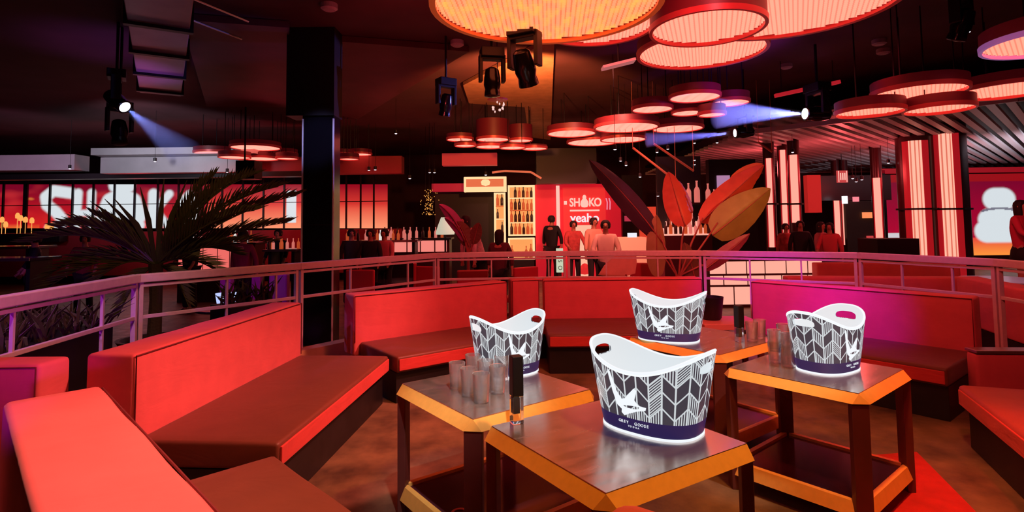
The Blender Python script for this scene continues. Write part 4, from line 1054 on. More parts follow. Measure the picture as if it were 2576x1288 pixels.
b_ = MB(); b_.lathe([(.001,0),(.13,0),(.12,.03),(.001,.035)],20,c=(0,0,-z0_)); b_.build('lamp_base', M_black, t)
# ================================================================ BACK BAR WITH BOTTLES (behind the leaves)
t = thing('back_bar', 'dark back bar behind the red leaf with a glowing stepped bottle rack', 'back bar', D(1727,592,11.6))
o_ = t.location.copy(); kk = 11.6/F
b_ = MB(); b_.box((.0,.45,.80),(.95,.05,1.75)); b_.build('back_board', M_black, t)
b_ = MB(); b_.box((.25,.15,.655),(.78,.35,.03)); b_.build('upper_shelf', M_darkred, t)
b_ = MB(); b_.box((.0,.20,-o_.z/2),(.98,.6,o_.z)); b_.build('counter_body', M_darkred, t)
for i,(w,z) in enumerate(((.92,.02),(.74,.16),(.52,.30))):
    b_ = MB(); b_.box((0,.05+.13*i,z-.02 if i else .01),(w,.13,.04 if i==0 else .05)); b_.build('lit_step', M_tile, t)
for i in range(2): 
    b_ = MB(); b_.box((0,.12+.13*i,.09+.14*i),(.92-.2*i,.01,.12)); b_.build('lit_riser', M_tile, t)
rnd = random.Random(5)
for i,(w,z) in enumerate(((.92,.03),(.74,.165),(.52,.305))):
    n_ = (9,7,5)[i]
    for q in range(n_): bottle(o_.x-w/2+w*(q+.5)/n_, o_.y+.05+.13*i, o_.z+z, ORD[q]+' bottle from the left on the '+('lowest','middle','topmost')[i]+' step of the glowing bar rack', 'bottles on the glowing stepped rack', rnd.choice([M_botpink,M_bot,M_botdark]), rnd.uniform(.75,.95))
for x,s,l,mt in ((1733,1.35,'tall dim bottle leftmost on the high bar shelf',M_botpink),(1754,1.5,'tallest pink bottle in the middle of the high bar shelf',M_botpink),(1782,1.3,'slim bottle right on the high bar shelf',M_botpink),(1797,.9,'short bottle at the right end of the high bar shelf',M_botpink)):
    p = D(x,513,11.75); bottle(p.x, p.y, o_.z+.672, l, 'bottles on the high bar shelf', mt, s)
# glass racks: oblique steel rods over the bar
for l, px in (('copper rod running obliquely above the bar, left one',[(1592,372),(1700,455)]),('copper rod running obliquely above the bar, right one',[(1645,362),(1745,430)]),('short red rod at the top right of the leaves',[(1908,358),(1942,382)])):
    b_ = MB(); b_.tube([D(x,y,10.8) for x,y in px], .022, 8); q_ = D(*px[0],10.8); b_.tube([q_,(q_.x,q_.y,CEIL)], .006, 5); q_ = D(*px[1],10.8); b_.tube([q_,(q_.x,q_.y,CEIL)], .006, 5); tag(b_.build('hanging_rod', mat('copper_rod',(.7,.25,.15),.4,.3)), l, 'rod', 'oblique rods above the bar')
wallbox('lilac_poster', 1806,441,1836,508, 12.56, .03, glow('lilac_paper',(.42,.20,.36),1), 'pale lilac poster on the dark wall behind the orange leaf', 'poster')
wallbox('bar_back_wall', 1790,400,1900,640, 12.6, .2, M_black, 'dark partition behind the orange and green leaves', 'partition')
wallbox('dark_ceiling_beam', 1350,372,1500,462, 14.6, .4, M_black, 'black bulkhead above the red logo wall', 'bulkhead')
# black bucket on side table
t = thing('side_table', 'low red side table behind the railing gap right of the far centre sofa', 'table', G(1826,805,.55))
z = .55; b_ = MB(); b_.box((0,0,-.03),(.62,.50,.06)); b_.build('table_top', mat('pale_red_top',(.7,.25,.2),.3), t, bevel=.006)
for sx in (-1,1):
    for sy in (-1,1): b_ = MB(); b_.box((sx*.27,sy*.20,-.305),(.05,.05,.49)); b_.build('leg', M_leg, t)
p = t.location; b_ = MB(); b_.lathe([(.08,0),(.10,.02),(.125,.24),(.115,.24),(.09,.03)], 20, c=(p.x-.13,p.y+.05,p.z))
tag(b_.build('black_ice_bucket', M_black, smooth=True, angle=40), 'small black bucket on the low red side table', 'ice bucket')
# ================================================================ GLASSES AND MENU TUBES
def m_glass():
    m, n, b = nt('ribbed_clear_glass'); n.nodes.remove(b)
    g = n.nodes.new('ShaderNodeBsdfGlass'); g.inputs['IOR'].default_value = 1.25; g.inputs['Roughness'].default_value = .02; g.inputs['Color'].default_value = (1,.97,.96,1)
    tr = n.nodes.new('ShaderNodeBsdfTransparent'); tr.inputs[0].default_value = (.97,.94,.94,1)
    gl = n.nodes.new('ShaderNodeBsdfGlossy'); gl.inputs['Roughness'].default_value = .2
    lw = n.nodes.new('ShaderNodeLayerWeight'); lw.inputs[0].default_value = .60
    m1 = n.nodes.new('ShaderNodeMixShader'); n.links.new(lw.outputs['Facing'], m1.inputs[0]); n.links.new(tr.outputs[0], m1.inputs[1]); n.links.new(gl.outputs[0], m1.inputs[2])
    m2 = n.nodes.new('ShaderNodeMixShader'); m2.inputs[0].default_value = .30; n.links.new(m1.outputs[0], m2.inputs[1]); n.links.new(g.outputs[0], m2.inputs[2])
    df = n.nodes.new('ShaderNodeBsdfDiffuse'); df.inputs[0].default_value = (1,.95,.93,1); m3 = n.nodes.new('ShaderNodeMixShader'); m3.inputs[0].default_value = .11
    n.links.new(m2.outputs[0], m3.inputs[1]); n.links.new(df.outputs[0], m3.inputs[2])
    n.links.new(m3.outputs[0], n.nodes['Material Output'].inputs[0]); return m
M_glass = m_glass()
def tumbler_proto():
    mb = MB(); N = 40
    prof = [(.034,0),(.037,.004),(.044,.138),(.0445,.142),(.042,.141),(.0345,.018),(.001,.014)]
    vs = []
    for j,(r,z) in enumerate(prof):
        for k in range(N):
            a = 2*pi*k/N; rr = r*(1 + (.035 if j in (1,2) and k%4 < 2 else 0)*(.5 if j == 2 else 1)); vs.append((rr*cos(a), rr*sin(a), z))
    fs = [(i*N+k, i*N+(k+1)%N, (i+1)*N+(k+1)%N, (i+1)*N+k) for i in range(len(prof)-1) for k in range(N)] + [tuple(range(N-1,-1,-1)), tuple(range(6*N,7*N))]
    mb.add(vs, fs); return mb.build('tumbler', M_glass, smooth=True, angle=60)
TUM = tumbler_proto(); used = [False]
def tumbler(x, y, z, label, group, s=1.0):
    o = TUM if not used[0] else TUM.copy()
    if used[0]: COL.objects.link(o)
    used[0] = True; o.location = (x,y,z); o.scale = (s,)*3; o.rotation_euler = (0,0,x*9); tag(o, label, 'glass', group)
ZT = TH+.005
for px,py,l in ((1150,978,'clear tumbler at the left front corner of the glasses beside the bucket'),(1180,995,'clear tumbler second along the front row on the left table'),(1211,1011,'clear tumbler nearest the table corner in the front row'),
    (1190,955,'clear tumbler in the left of the middle row on the left table'),(1222,972,'clear tumbler in the centre of the glasses on the left table'),(1252,988,'clear tumbler right in the middle row beside the menu tube'),
    (1226,936,'clear tumbler at the back left of the glasses against the bucket'),(1262,955,'clear tumbler at the back right of the glasses against the bucket')):
    p = G(px,py,ZT); tumbler(p.x,p.y,ZT,l,'tumblers on the left lounge table')
for px,py,l in ((1950,912,'left front'),(1985,922,'right front'),(1972,893,'left rear'),(2006,901,'right rear')):
    p = G(px,py,ZT); tumbler(p.x,p.y,ZT,'lower clear glass of the '+l+' stack on the right lounge table','stacked glasses on the right lounge table',.92)
    tumbler(p.x,p.y,ZT+.072,'upper clear glass of the '+l+' stack on the right lounge table','stacked glasses on the right lounge table',.92)
for px,py,l in ((1892,858,'clear tumbler on the farthest lounge table right of the menu tube'),(1912,852,'clear tumbler behind the other one on the farthest lounge table')):
    p = G(px,py,ZT); tumbler(p.x,p.y,ZT,l,'tumblers on the farthest lounge table',1.0)
M_clear = mat('clear_acrylic', (1,.95,.95), .03, trans=.92, ior=1.2)
def menu_tube(label, x, y, rz, h):
    t = thing('menu_tube', label, 'menu holder', (x,y,ZT), rz, 'black topped square tubes')
    b = MB(); b.box((0,0,h*.20),(.050,.050,h*.40)); b.build('clear_base', M_clear, t, bevel=.002)
    b = MB(); b.box((-.004,0,h*.26),(.030,.030,h*.24)); b.build('dark_red_filling', mat('dark_red_liquid',(.18,.01,.02),.2), t, bevel=.003)
    b = MB(); b.box((0,0,h*.70),(.052,.052,h*.60)); b.build('black_cap', M_black, t, bevel=.004)
    return t
p = G(1300,1062,ZT); menu_tube('slim black topped tube on the left corner of the nearest lounge table', p.x,p.y,radians(20),.295)
p = G(1861,860,ZT); menu_tube('slim black topped tube at the right end of the farthest lounge table', p.x,p.y,radians(20),.265)
p = TB.location; b_ = MB(); b_.lathe([(.030,0),(.044,0),(.044,.004),(.030,.004)],28,closed=True,c=(p.x-.17,p.y-.22,.141))
tag(b_.build('ring_coaster', mat('pink_ring',(.9,.25,.22),.5)), 'small red ring shaped coaster on the lower shelf of the left table', 'coaster')

# ================================================================ PLANTS
def m_leaf(name, c, trans=.25, rough=.4):
    m, n, b = nt(name); b.inputs['Roughness'].default_value = rough; b.inputs['Base Color'].default_value = (*c,1)
    tc = n.nodes.new('ShaderNodeTexCoord'); t = n.nodes.new('ShaderNodeTexNoise'); t.inputs['Scale'].default_value = 5; t.inputs['Detail'].default_value = 5; n.links.new(tc.outputs['Object'], t.inputs['Vector'])
    r = n.nodes.new('ShaderNodeMapRange'); r.inputs[3].default_value = .7; r.inputs[4].default_value = 1.3; n.links.new(t.outputs['Fac'], r.inputs[0])
    mx = n.nodes.new('ShaderNodeVectorMath'); mx.operation = 'SCALE'; mx.inputs[0].default_value = c; n.links.new(r.outputs[0], mx.inputs['Scale']); n.links.new(mx.outputs[0], b.inputs['Base Color'])
    return m
M_palm = m_leaf('dark_palm_green', (.10,.11,.035))
M_ban = m_leaf('banana_leaf_green', (.34,.30,.07)); M_bandark = m_leaf('banana_leaf_dark', (.07,.035,.06)); M_banred = m_leaf('red_light_leaf', (.62,.10,.05)); M_banorange = m_leaf('orange_light_leaf', (.75,.18,.04)); M_stem = m_leaf('reddish_stem', (.40,.09,.07)); M_salm = m_leaf('salmon_light_leaf', (.85,.40,.28)); M_olive = m_leaf('olive_leaf',(.40,.26,.10))  # red, orange and salmon light on green leaves put into their colours
def bez(a, b, c, t): return a*(1-t)**2 + b*2*t*(1-t) + c*t*t
def frond(parent, base, tip, lift, ll, n=26, seed=0, name='frond'):
    rnd = random.Random(seed); base = Vector(base); tip = Vector(tip); mid = (base+tip)/2 + Vector((0,0,lift))
    mb = MB(); pts = [bez(base,mid,tip,i/12) for i in range(13)]
    mb.tube(pts, [.011*(1-i/13)+.002 for i in range(13)], 5)
    for i in range(n):
        t = .12 + .88*i/n; p = bez(base,mid,tip,t); d = (bez(base,mid,tip,min(1,t+.03))-bez(base,mid,tip,t-.03)).normalized()
        side = d.cross(Vector((0,0,1))).normalized(); up = side.cross(d).normalized()
        for s in (-1,1):
            L = ll*(.55+.45*sin(pi*(.15+.8*t)))*rnd.uniform(.85,1.15)*(1.0-.35*t)
            dr = (d*.82 + side*s*.42 + up*.30 + Vector((0,0,rnd.uniform(-.08,.08)))).normalized()
            w = .013*rnd.uniform(.8,1.2); wd = (up*.8+side*s*.5).normalized()
            e = p+dr*L - Vector((0,0,L*L*.18)); m = p+dr*L*.5 
            q = [p-wd*w*.3, p+wd*w*.3, m+wd*w, e, m-wd*w]; nrm = dr.cross(wd).normalized()*.0025
            mb.slab(q, nrm)
    return mb.build(name, M_palm, parent, normals=False)
c_ = D(392,668,5.95); c_.x = c_.x
t = thing('potted_palm', 'big dark palm with spiky fronds just outside the left railing', 'palm', (c_.x,c_.y,0)); bz = c_.z
b_ = MB(); b_.tube([(0,0,.42),(.01,0,bz*.7),(0,0,bz+.02)], [.07,.06,.07], 10); b_.build('trunk', mat('palm_trunk',(.06,.04,.02),.9,bump=.5), t)
b_ = MB(); b_.lathe([(.22,0),(.26,.02),(.32,.42),(.34,.45),(.30,.45),(.28,.40),(.001,.40)],24); b_.build('pot', M_black, t, smooth=True, angle=40)
tips = [((748,492),.22,.55),((725,560),.15,.5),((700,470),.3,.5),((640,440),.35,.5),((590,455),.3,.45),((540,440),.25,.4),((690,610),.2,.4),((470,452),.15,.35),((412,450),.1,.3),((352,470),.1,.3),((285,498),.1,.35),((225,505),.1,.3),((262,500),.1,.3),
        ((235,540),.15,.4),((150,570),.3,.45),((70,610),.35,.45),((110,700),.35,.4),((200,735),.3,.4),((560,700),.25,.4),((600,640),.25,.45),((470,760),.2,.35),((300,790),.2,.35),((50,760),.4,.4),((640,530),.25,.5),((550,560),.2,.45)]
rnd = random.Random(2)
for i,((x,y),lf,ll) in enumerate(tips):
    dy = rnd.uniform(-.45,.35) if i > 2 else rnd.uniform(-.2,.2)
    p = D(x,y,max(5.0, 5.95+dy)) - Vector((c_.x,c_.y,0))
    if y > 640: p.y = max(p.y, -.1)
    if 7 <= i <= 12:      # young unopened spears stand up as single narrow blades
        mb = MB(); p0 = Vector((rnd.uniform(-.05,.05),0,bz)); sd = Vector((p.z-bz,0,-(p.x))).normalized()
        mid = (p0+p)/2 + Vector((0,0,.08)); q = [p0-sd*.02, mid-sd*.028, p, mid+sd*.028, p0+sd*.02]; mb.slab(q, (0,.01,0)); mb.build('spear_leaf', M_palm, t)
        continue
    frond(t, (0,0,bz), p, lf, ll*.8, 30 if ll > .4 else 20, i)
def blade(parent, name, base, tip, w, mat_, bend=(0,0,0), fold=.25, face=None, n=16, tipr=.8, split=None):
    base = Vector(base); tip = Vector(tip); mid = (base+tip)/2 + Vector(bend); mb = MB()
    f = Vector(face) if face else Vector((0,-1,0))
    vs = []; 
    for i in range(n+1):
        t = i/n; p = bez(base,mid,tip,t); d = (bez(base,mid,tip,min(1,t+.02))-bez(base,mid,tip,max(0,t-.02))).normalized()
        sd = d.cross(f).normalized(); nn_ = sd.cross(d).normalized()
        ww = w/2*(sin(pi*min(1,t**tipr))**.6 if 0 < t < 1 else 0.02) + .003
        for k in range(-4,5):
            q = p + sd*ww*k/4 - nn_*abs(k/4)*ww*fold + nn_*.008*sin(t*40+k); vs.append(q)
    N = 9
    fs = [(i*N+k, i*N+k+1, (i+1)*N+k+1, (i+1)*N+k) for i in range(n) for k in range(N-1)]
    back = [v + Vector((0,.006,0)) for v in vs]; o = len(vs)
    fs += [tuple(j+o for j in q[::-1]) for q in fs[:]]
    rim = [k for k in range(N)] + [i*N+N-1 for i in range(1,n+1)] + [n*N+k for k in range(N-2,-1,-1)] + [i*N for i in range(n-1,0,-1)]
    fs += [(rim[i], rim[(i+1)%len(rim)], rim[(i+1)%len(rim)]+o, rim[i]+o) for i in range(len(rim))]
    mb.add([tuple(v) for v in vs+back], fs)
    b_ = mb.build(name, mat_, parent, smooth=True, angle=60)
    rb = MB(); rb.tube([bez(base,mid,tip,i/12)+Vector((0,-.006,0)) for i in range(13)], [.012*(1-i/14) for i in range(13)], 6); rb.build('midrib', M_stem, b_, smooth=True)
    return b_
YB = 8.75
c_ = D(1708,700,YB); t = thing('banana_plant', 'tall banana plant with big green leaves tinted by orange and red light outside the railing right of centre', 'plant', (c_.x,YB,0)); o_ = Vector((c_.x,YB,0))
def L_(x,y,dy=0): return D(x,y,YB+dy) - o_
b_ = MB(); b_.lathe([(.20,0),(.24,.02),(.28,.40),(.25,.40),(.001,.36)],24); b_.build('pot', M_black, t, smooth=True, angle=40)
def stem(px, dys, r0=.02): 
    pts = [Vector((0,0,.36))] + [L_(x,y,dy) for (x,y),dy in zip(px,dys)]
    b = MB(); b.tube(pts, [r0]+[r0*.8]*(len(pts)-2)+[r0*.5], 8); b.build('stem', M_stem, t, smooth=True)
stem([(1706,700),(1680,640),(1660,590)],[0,0,0]); blade(t,'leaf_blade',L_(1666,610),L_(1482,402,-.1),.34,M_bandark,(.05,0,.08),.5)
stem([(1708,690),(1716,600),(1722,565)],[0,0,0]); blade(t,'leaf_blade',L_(1724,570),L_(1682,432,.1),.40,M_banred,(-.02,0,.02),.3,tipr=.7)
blade(t,'leaf_blade',L_(1742,535,.05),L_(1708,455,.15),.10,m_leaf('violet_light_leaf',(.45,.25,.75)),(0,0,0),.2)  # violet light on a folded leaf edge, put into this blade's colour
stem([(1712,690),(1740,610),(1768,548)],[0,.05,.1]); blade(t,'leaf_blade',L_(1762,560,.1),L_(1922,415,.15),.40,M_banred,(-.05,0,-.02),.35)
blade(t,'leaf_blade',L_(1850,490,.2),L_(1918,412,.2),.38,M_banorange,(-.06,0,.05),.3,tipr=.6)
stem([(1714,690),(1750,640),(1806,560)],[0,-.05,-.1]); blade(t,'leaf_blade',L_(1792,592,-.1),L_(1938,474,-.15),.56,M_ban,(0,0,-.02),.25,tipr=.72)
stem([(1706,695),(1760,670),(1790,660)],[0,0,0]); blade(t,'leaf_blade',L_(1770,680,-.05),L_(1886,588,-.1),.22,m_leaf('plum_leaf',(.35,.06,.12)),(0,0,-.03),.3)
stem([(1700,690),(1680,660),(1664,640)],[0,0,0],.015); blade(t,'leaf_blade',L_(1655,700,-.05),L_(1652,540,.0),.30,M_olive,(-.02,0,0),.3)
blade(t,'leaf_blade',L_(1752,720,0),L_(1722,610,.0),.26,m_leaf('brown_leaf',(.18,.08,.05)),(0.02,0,0),.3)
c_ = D(1585,700,8.5); t = thing('fan_leaf_plant', 'round salmon lit leaf of a low plant behind the centre railing', 'plant', (c_.x,8.5,0)); o_ = Vector((c_.x,8.5,0))
b_ = MB(); b_.lathe([(.15,0),(.18,.02),(.20,.30),(.18,.30),(.001,.28)],20); b_.build('pot', M_black, t, smooth=True, angle=40)
b_ = MB(); b_.tube([(0,0,.28),D(1575,690,8.5)-o_], .015, 8); b_.build('stem', M_stem, t)
mb = MB(); pts = [D(x,y,8.5)-o_ for x,y in ((1505,692),(1520,668),(1545,645),(1575,632),(1600,632),(1602,660),(1598,688),(1570,696),(1535,696))]; mb.slab(pts, (0,.012,0)); mb.build('leaf_blade', M_salm, t)
# small purple banana left of centre
c_ = D(1178,640,9.6); t = thing('banana_plant', 'smaller banana plant with purple lit arching leaves left of centre', 'plant', (c_.x,9.6,0)); o_ = Vector((c_.x,9.6,0))
def L2(x,y): return D(x,y,9.6)-o_
b_ = MB(); b_.lathe([(.20,0),(.24,.02),(.28,.45),(.25,.45),(.001,.4)],24); b_.build('pot', M_black, t, smooth=True, angle=40)
M_purp = m_leaf('purple_leaf',(.55,.12,.40)); M_dull = m_leaf('dull_brown_leaf',(.22,.08,.05))
for a,b,w,mm,bd in (((1170,610),(1104,514),.20,M_purp,(.05,0,.15)),((1172,608),(1118,548),.16,M_purp,(.02,0,.12)),((1180,620),(1150,556),.26,M_dull,(0,0,.05)),((1190,615),(1205,560),.20,M_dull,(0,0,.02))):
    b_ = MB(); b_.tube([(0,0,.4),L2(1178,640),L2(*a)], [.025,.02,.012], 8); b_.build('stem', M_stem, t); blade(t,'leaf_blade',L2(*a),L2(*b),w,mm,bd,.3)
spot('orange_leaf_light', (3.6,6.6,2.2), (3.35,8.7,1.9), 60, (1,.30,.10), 60, .8, .1)
spot('red_leaf_light', (1.2,7.4,2.6), (2.6,8.8,1.9), 45, (1,.10,.08), 60, .8, .1)
spot('palm_light', (-2.4,3.6,3.0), (-3.7,5.9,1.4), 40, (1,.45,.22), 60, .8, .1)

# ================================================================ PEOPLE
M_skin = mat('warm_skin', (.50,.20,.13), .55); M_hair = mat('dark_hair', (.015,.01,.01), .7)
def skinned(name, V, E, R, material, parent, root=0, sub=1):
    me = bpy.data.meshes.new(name); me.from_pydata([tuple(v) for v in V], E, [])
    o = bpy.data.objects.new(name, me); COL.objects.link(o); o.parent = parent
    o.modifiers.new('skin','SKIN'); 
    if not me.skin_vertices: me.skin_vertices.new() if hasattr(me.skin_vertices,'new') else None
    sv = me.skin_vertices[0].data
    for i, r in enumerate(R): sv[i].radius = (r if isinstance(r, tuple) else (r,r)); sv[i].use_root = (i == root)
    s = o.modifiers.new('sub','SUBSURF'); s.levels = sub; s.render_levels = sub
    dg = bpy.context.evaluated_depsgraph_get(); m2 = bpy.data.meshes.new_from_object(o.evaluated_get(dg))
    o.modifiers.clear(); o.data = m2; m2.name = name; bpy.data.meshes.remove(me)
    m2.materials.clear(); m2.materials.append(material); m2.polygons.foreach_set('use_smooth', [True]*len(m2.polygons))
    return o
def person(label, x, y, h, rz, top, bottom, arms=((.05,.0),(.05,.0)), hair='short', skirt=False, feet_z=0.0, seated=False, lean=0.0, skin=None):
    """arms: for left and right (elbow forward, hand forward/up) amounts; faces local -y"""
    t = thing('person', label, 'person', (x,y,feet_z), rz, 'people standing beyond the railing'); del t['group']
    s = h/1.75
    P = {}
    hip = .92 if not seated else .52; dz = hip-.92
    P['pel'] = (0,0,hip); P['bel'] = (0,-.02*lean-.0,1.08+dz); P['chest'] = (0,-.10*lean,1.30+dz); P['neck'] = (0,-.17*lean-.0,1.47+dz); P['nk2'] = (0,-.19*lean-.01,1.53+dz)
    P['head'] = (0,-.21*lean-.02,1.62+dz); P['crown'] = (0,-.21*lean-.01,1.71+dz)
    for sg,n_,(ef,hf) in ((-1,'l',arms[0]),(1,'r',arms[1])):
        P['sh'+n_] = (sg*.17,-.14*lean,1.42+dz); P['el'+n_] = (sg*(.24),-.14*lean-ef,1.15+dz+ef*.3); P['wr'+n_] = (sg*(.25-.5*hf*.4),-.14*lean-ef-hf,.92+dz+ef*.3+hf*.75)
        P['pa'+n_] = tuple(Vector(P['wr'+n_]) + (Vector(P['wr'+n_])-Vector(P['el'+n_])).normalized()*.06)
        if seated: P['hp'+n_]=(sg*.09,-.02,hip); P['kn'+n_]=(sg*.11,-.42,hip+.0); P['an'+n_]=(sg*.11,-.44,.09); P['to'+n_]=(sg*.12,-.60,.04)
        else: P['hp'+n_] = (sg*.09,0,.88); P['kn'+n_] = (sg*.10,-.02,.49); P['an'+n_] = (sg*.11,.02,.09); P['to'+n_] = (sg*.12,-.14,.04)
    names = ['pel','bel','chest','neck','nk2','head','crown']; R = {'pel':(.13,.10),'bel':(.125,.09),'chest':(.145,.10),'neck':.055,'nk2':.052,'head':(.078,.098),'crown':(.055,.06)}
    E = [('pel','bel'),('bel','chest'),('chest','neck'),('neck','nk2'),('nk2','head'),('head','crown')]
    for n_ in 'lr':
        for q,r in (('sh',.055),('el',.042),('wr',.028),('pa',(.035,.02)),('hp',.085),('kn',.058),('an',.040),('to',.034)): names.append(q+n_); R[q+n_] = r
        E += [('chest','sh'+n_),('sh'+n_,'el'+n_),('el'+n_,'wr'+n_),('wr'+n_,'pa'+n_),('pel','hp'+n_),('hp'+n_,'kn'+n_),('kn'+n_,'an'+n_),('an'+n_,'to'+n_)]
        sg = -1 if n_ == 'l' else 1
        d = (Vector(P['wr'+n_])-Vector(P['el'+n_])).normalized(); sd = d.cross(Vector((sg,0,0))).normalized() if abs(d.x)<.9 else Vector((0,1,0))
        for q in range(4):
            k1 = f'f{q}a{n_}'; k2 = f'f{q}b{n_}'; off = sd*(q-1.5)*.019
            P[k1] = tuple(Vector(P['pa'+n_])+d*.035+off); P[k2] = tuple(Vector(P['pa'+n_])+d*(.085-.008*abs(q-1.3))+off*1.1+Vector((-sg*.012,0,0)))
            names += [k1,k2]; R[k1] = .0095; R[k2] = .008; E += [('pa'+n_,k1),(k1,k2)]
        k1 = 'th'+n_; P[k1] = tuple(Vector(P['wr'+n_])+d*.055-sd*.045); names.append(k1); R[k1] = .010; E.append(('wr'+n_,k1))
    P['nose'] = (0, P['head'][1]-.105, P['head'][2]-.005); names.append('nose'); R['nose'] = .014; E.append(('head','nose'))
    idx = {n_:i for i,n_ in enumerate(names)}
    V = [Vector(P[n_])*s for n_ in names]; RR = [tuple(v*s for v in R[n_]) if isinstance(R[n_],tuple) else R[n_]*s for n_ in names]
    skinned('body', V, [(idx[a],idx[b]) for a,b in E], RR, skin or M_skin, t)
    # clothes: the same joints, a little fuller
    def cloth(name, nm, EE, f, mm, rr=None):
        ix = {n_:i for i,n_ in enumerate(nm)}; V_ = [Vector(P[n_])*s for n_ in nm]; r_ = []
        for n_ in nm:
            r0 = rr[n_] if rr and n_ in rr else R[n_]; r_.append(tuple(v*s*f for v in r0) if isinstance(r0,tuple) else r0*s*f)
        return skinned(name, V_, [(ix[a],ix[b]) for a,b in EE], r_, mm, t)
    P['wrl2'] = tuple(Vector(P['ell'])*.25+Vector(P['wrl'])*.75); P['wrr2'] = tuple(Vector(P['elr'])*.25+Vector(P['wrr'])*.75); P['hem'] = (0,P['pel'][1],P['pel'][2]-.05)
    cloth('shirt', ['bel','hem','chest','shl','ell','wrl2','shr','elr','wrr2','neck'], [('bel','hem'),('bel','chest'),('chest','neck'),('chest','shl'),('shl','ell'),('ell','wrl2'),('chest','shr'),('shr','elr'),('elr','wrr2')], 1.18, top, {'hem':(.135,.105),'chest':(.172,.138),'bel':(.135,.105),'wrl2':.038,'wrr2':.038,'neck':.072})
    if skirt:
        b = MB(); b.lathe([(.12*s,1.0*s+dz),(.16*s,.90*s),(.20*s,.62*s),(.19*s,.62*s)],20); b.build('skirt', bottom, t, smooth=True)
    else:
        cloth('trousers', ['pel','hpl','knl','anl','hpr','knr','anr'], [('pel','hpl'),('hpl','knl'),('knl','anl'),('pel','hpr'),('hpr','knr'),('knr','anr')], 1.14, bottom, {'anl':.055,'anr':.055})
    for n_ in 'lr':
        b = MB(); a = Vector(P['an'+n_])*s; o = Vector(P['to'+n_])*s; b.tube([(a.x,a.y+.05*s,.045*s),(a.x,(a.y+o.y)/2,.05*s),(o.x,o.y-.03*s,.035*s)], [.040*s,.046*s,.030*s], 10); b.build('shoe', M_black, t, smooth=True)
    hd = Vector(P['head'])*s; b = MB(); n_=14
    prof = [(.001,.115),(.05,.108),(.088,.065),(.097,.02),(.092,-.02 if hair=='short' else -.10),(.080,-.05 if hair=='short' else -.22),(.02,-.05 if hair=='short' else -.24)]
    b.lathe([(r*s,z*s) for r,z in prof][::-1], 18, c=(hd.x,hd.y+.022*s,hd.z))
    b.v = [(x_, y_ if y_ > hd.y-.03*s or z_ > hd.z+.05*s else hd.y-.03*s, z_) for x_,y_,z_ in b.v]
    b.build('hair', M_hair, t, smooth=True)
    for sg in (-1,1):
        e = MB(); e.lathe([(.001,-.008*s),(.011*s,0),(.001,.008*s)],8,c=(sg*.032*s,hd.y-.088*s,hd.z+.012*s)); e.build('eye', M_hair, t)
        e = MB(); e.lathe([(.001,-.025*s),(.012*s,0),(.001,.025*s)],8,c=(sg*.088*s,hd.y+.01*s,hd.z)); e.build('ear', skin or M_skin, t)
    e = MB(); e.tube([(-.022*s,hd.y-.086*s,hd.z-.045*s),(0,hd.y-.093*s,hd.z-.047*s),(.022*s,hd.y-.086*s,hd.z-.045*s)],.005*s,6); e.build('mouth', mat('lips',(.30,.05,.05),.5), t)
    return t
M_suit = mat('black_cloth', (.010,.009,.011), .8); M_redc = mat('red_patterned_cloth', (.55,.08,.08), .8, vary=.5, vscale=18); M_salc = mat('pale_shirt_cloth', (.85,.62,.52), .8); M_navy = mat('dark_trousers', (.02,.012,.02), .8)
M_pinkc = mat('pink_cloth',(.75,.22,.25),.8); M_patc = mat('white_patterned_cloth', (.8,.5,.55), .8, vary=.5, vscale=14)
def pp_(x, y): return D(x, 600, y).x
def hh_(x, py, y): return D(x, py, y).z
person('person in a black suit standing with their back half turned before the red wall', pp_(1388,14.6), 14.6, hh_(1390,540,14.6), radians(150), M_suit, M_suit)
person('person in a red patterned top standing under the white wordmark', pp_(1443,13.2), 13.2, hh_(1443,553,13.2), radians(10), M_redc, M_navy, arms=((.12,.18),(.12,.18)))
person('person in a pale salmon shirt standing nearest at centre with dark short hair', pp_(1524,10.0), 10.0, hh_(1524,551,10.0), radians(-10), M_salc, M_navy, arms=((.10,.20),(.10,.20)))
person('person in a peach top half hidden behind the one in the salmon shirt', pp_(1494,12.4), 12.4, hh_(1494,545,12.4), radians(25), mat('peach_cloth',(.8,.4,.3),.8), M_navy)
person('person with long dark hair in a red top and dark skirt at the right edge', pp_(2572,9.2), 9.2, 1.72, radians(20), mat('crimson_top',(.6,.03,.08),.7), M_suit, hair='long', skirt=True, feet_z=hh_(2560,500,9.2)-1.72, arms=((.12,.22),(.12,.22)))
b_ = MB(); z_ = hh_(2560,500,9.2)-1.72; b_.box((pp_(2566,9.2)+.5, 9.4, z_/2),(2.2,1.2,z_)); struct(b_, 'trim_14', M_darkred)
person('person in dark clothes seen from behind on the left beyond the purple seats', pp_(612,9.2), 9.2, hh_(612,576,9.2), radians(170), mat('maroon_cloth',(.20,.02,.03),.8), M_suit)
person('person in black with dark trousers by the thickest slender column', pp_(2014,12.3), 12.3, hh_(2014,553,12.3), radians(-20), M_suit, mat('grey_blue_trousers',(.35,.30,.42),.8))
person('person in a pink top left one of the pair at the bar end', pp_(2066,12.0), 12.0, hh_(2066,556,12.0), radians(30), M_pinkc, M_suit, hair='long', skin=M_skin)
person('person in a red shirt right one of the pair at the bar end', pp_(2088,11.6), 11.6, hh_(2088,558,11.6), radians(-40), mat('red_shirt',(.65,.08,.10),.8), M_suit, arms=((.1,.15),(.05,.0)))
person('person in a floral red top behind the leftmost slender column', pp_(1995-18,12.9), 12.9, hh_(1977,560,12.9), radians(0), M_redc, M_suit)
person('person bending forward in a white and pink patterned top left of the gold shelves', pp_(1208,10.5), 10.5, 1.76, radians(-60), M_patc, M_suit, lean=1.4, hair='long')
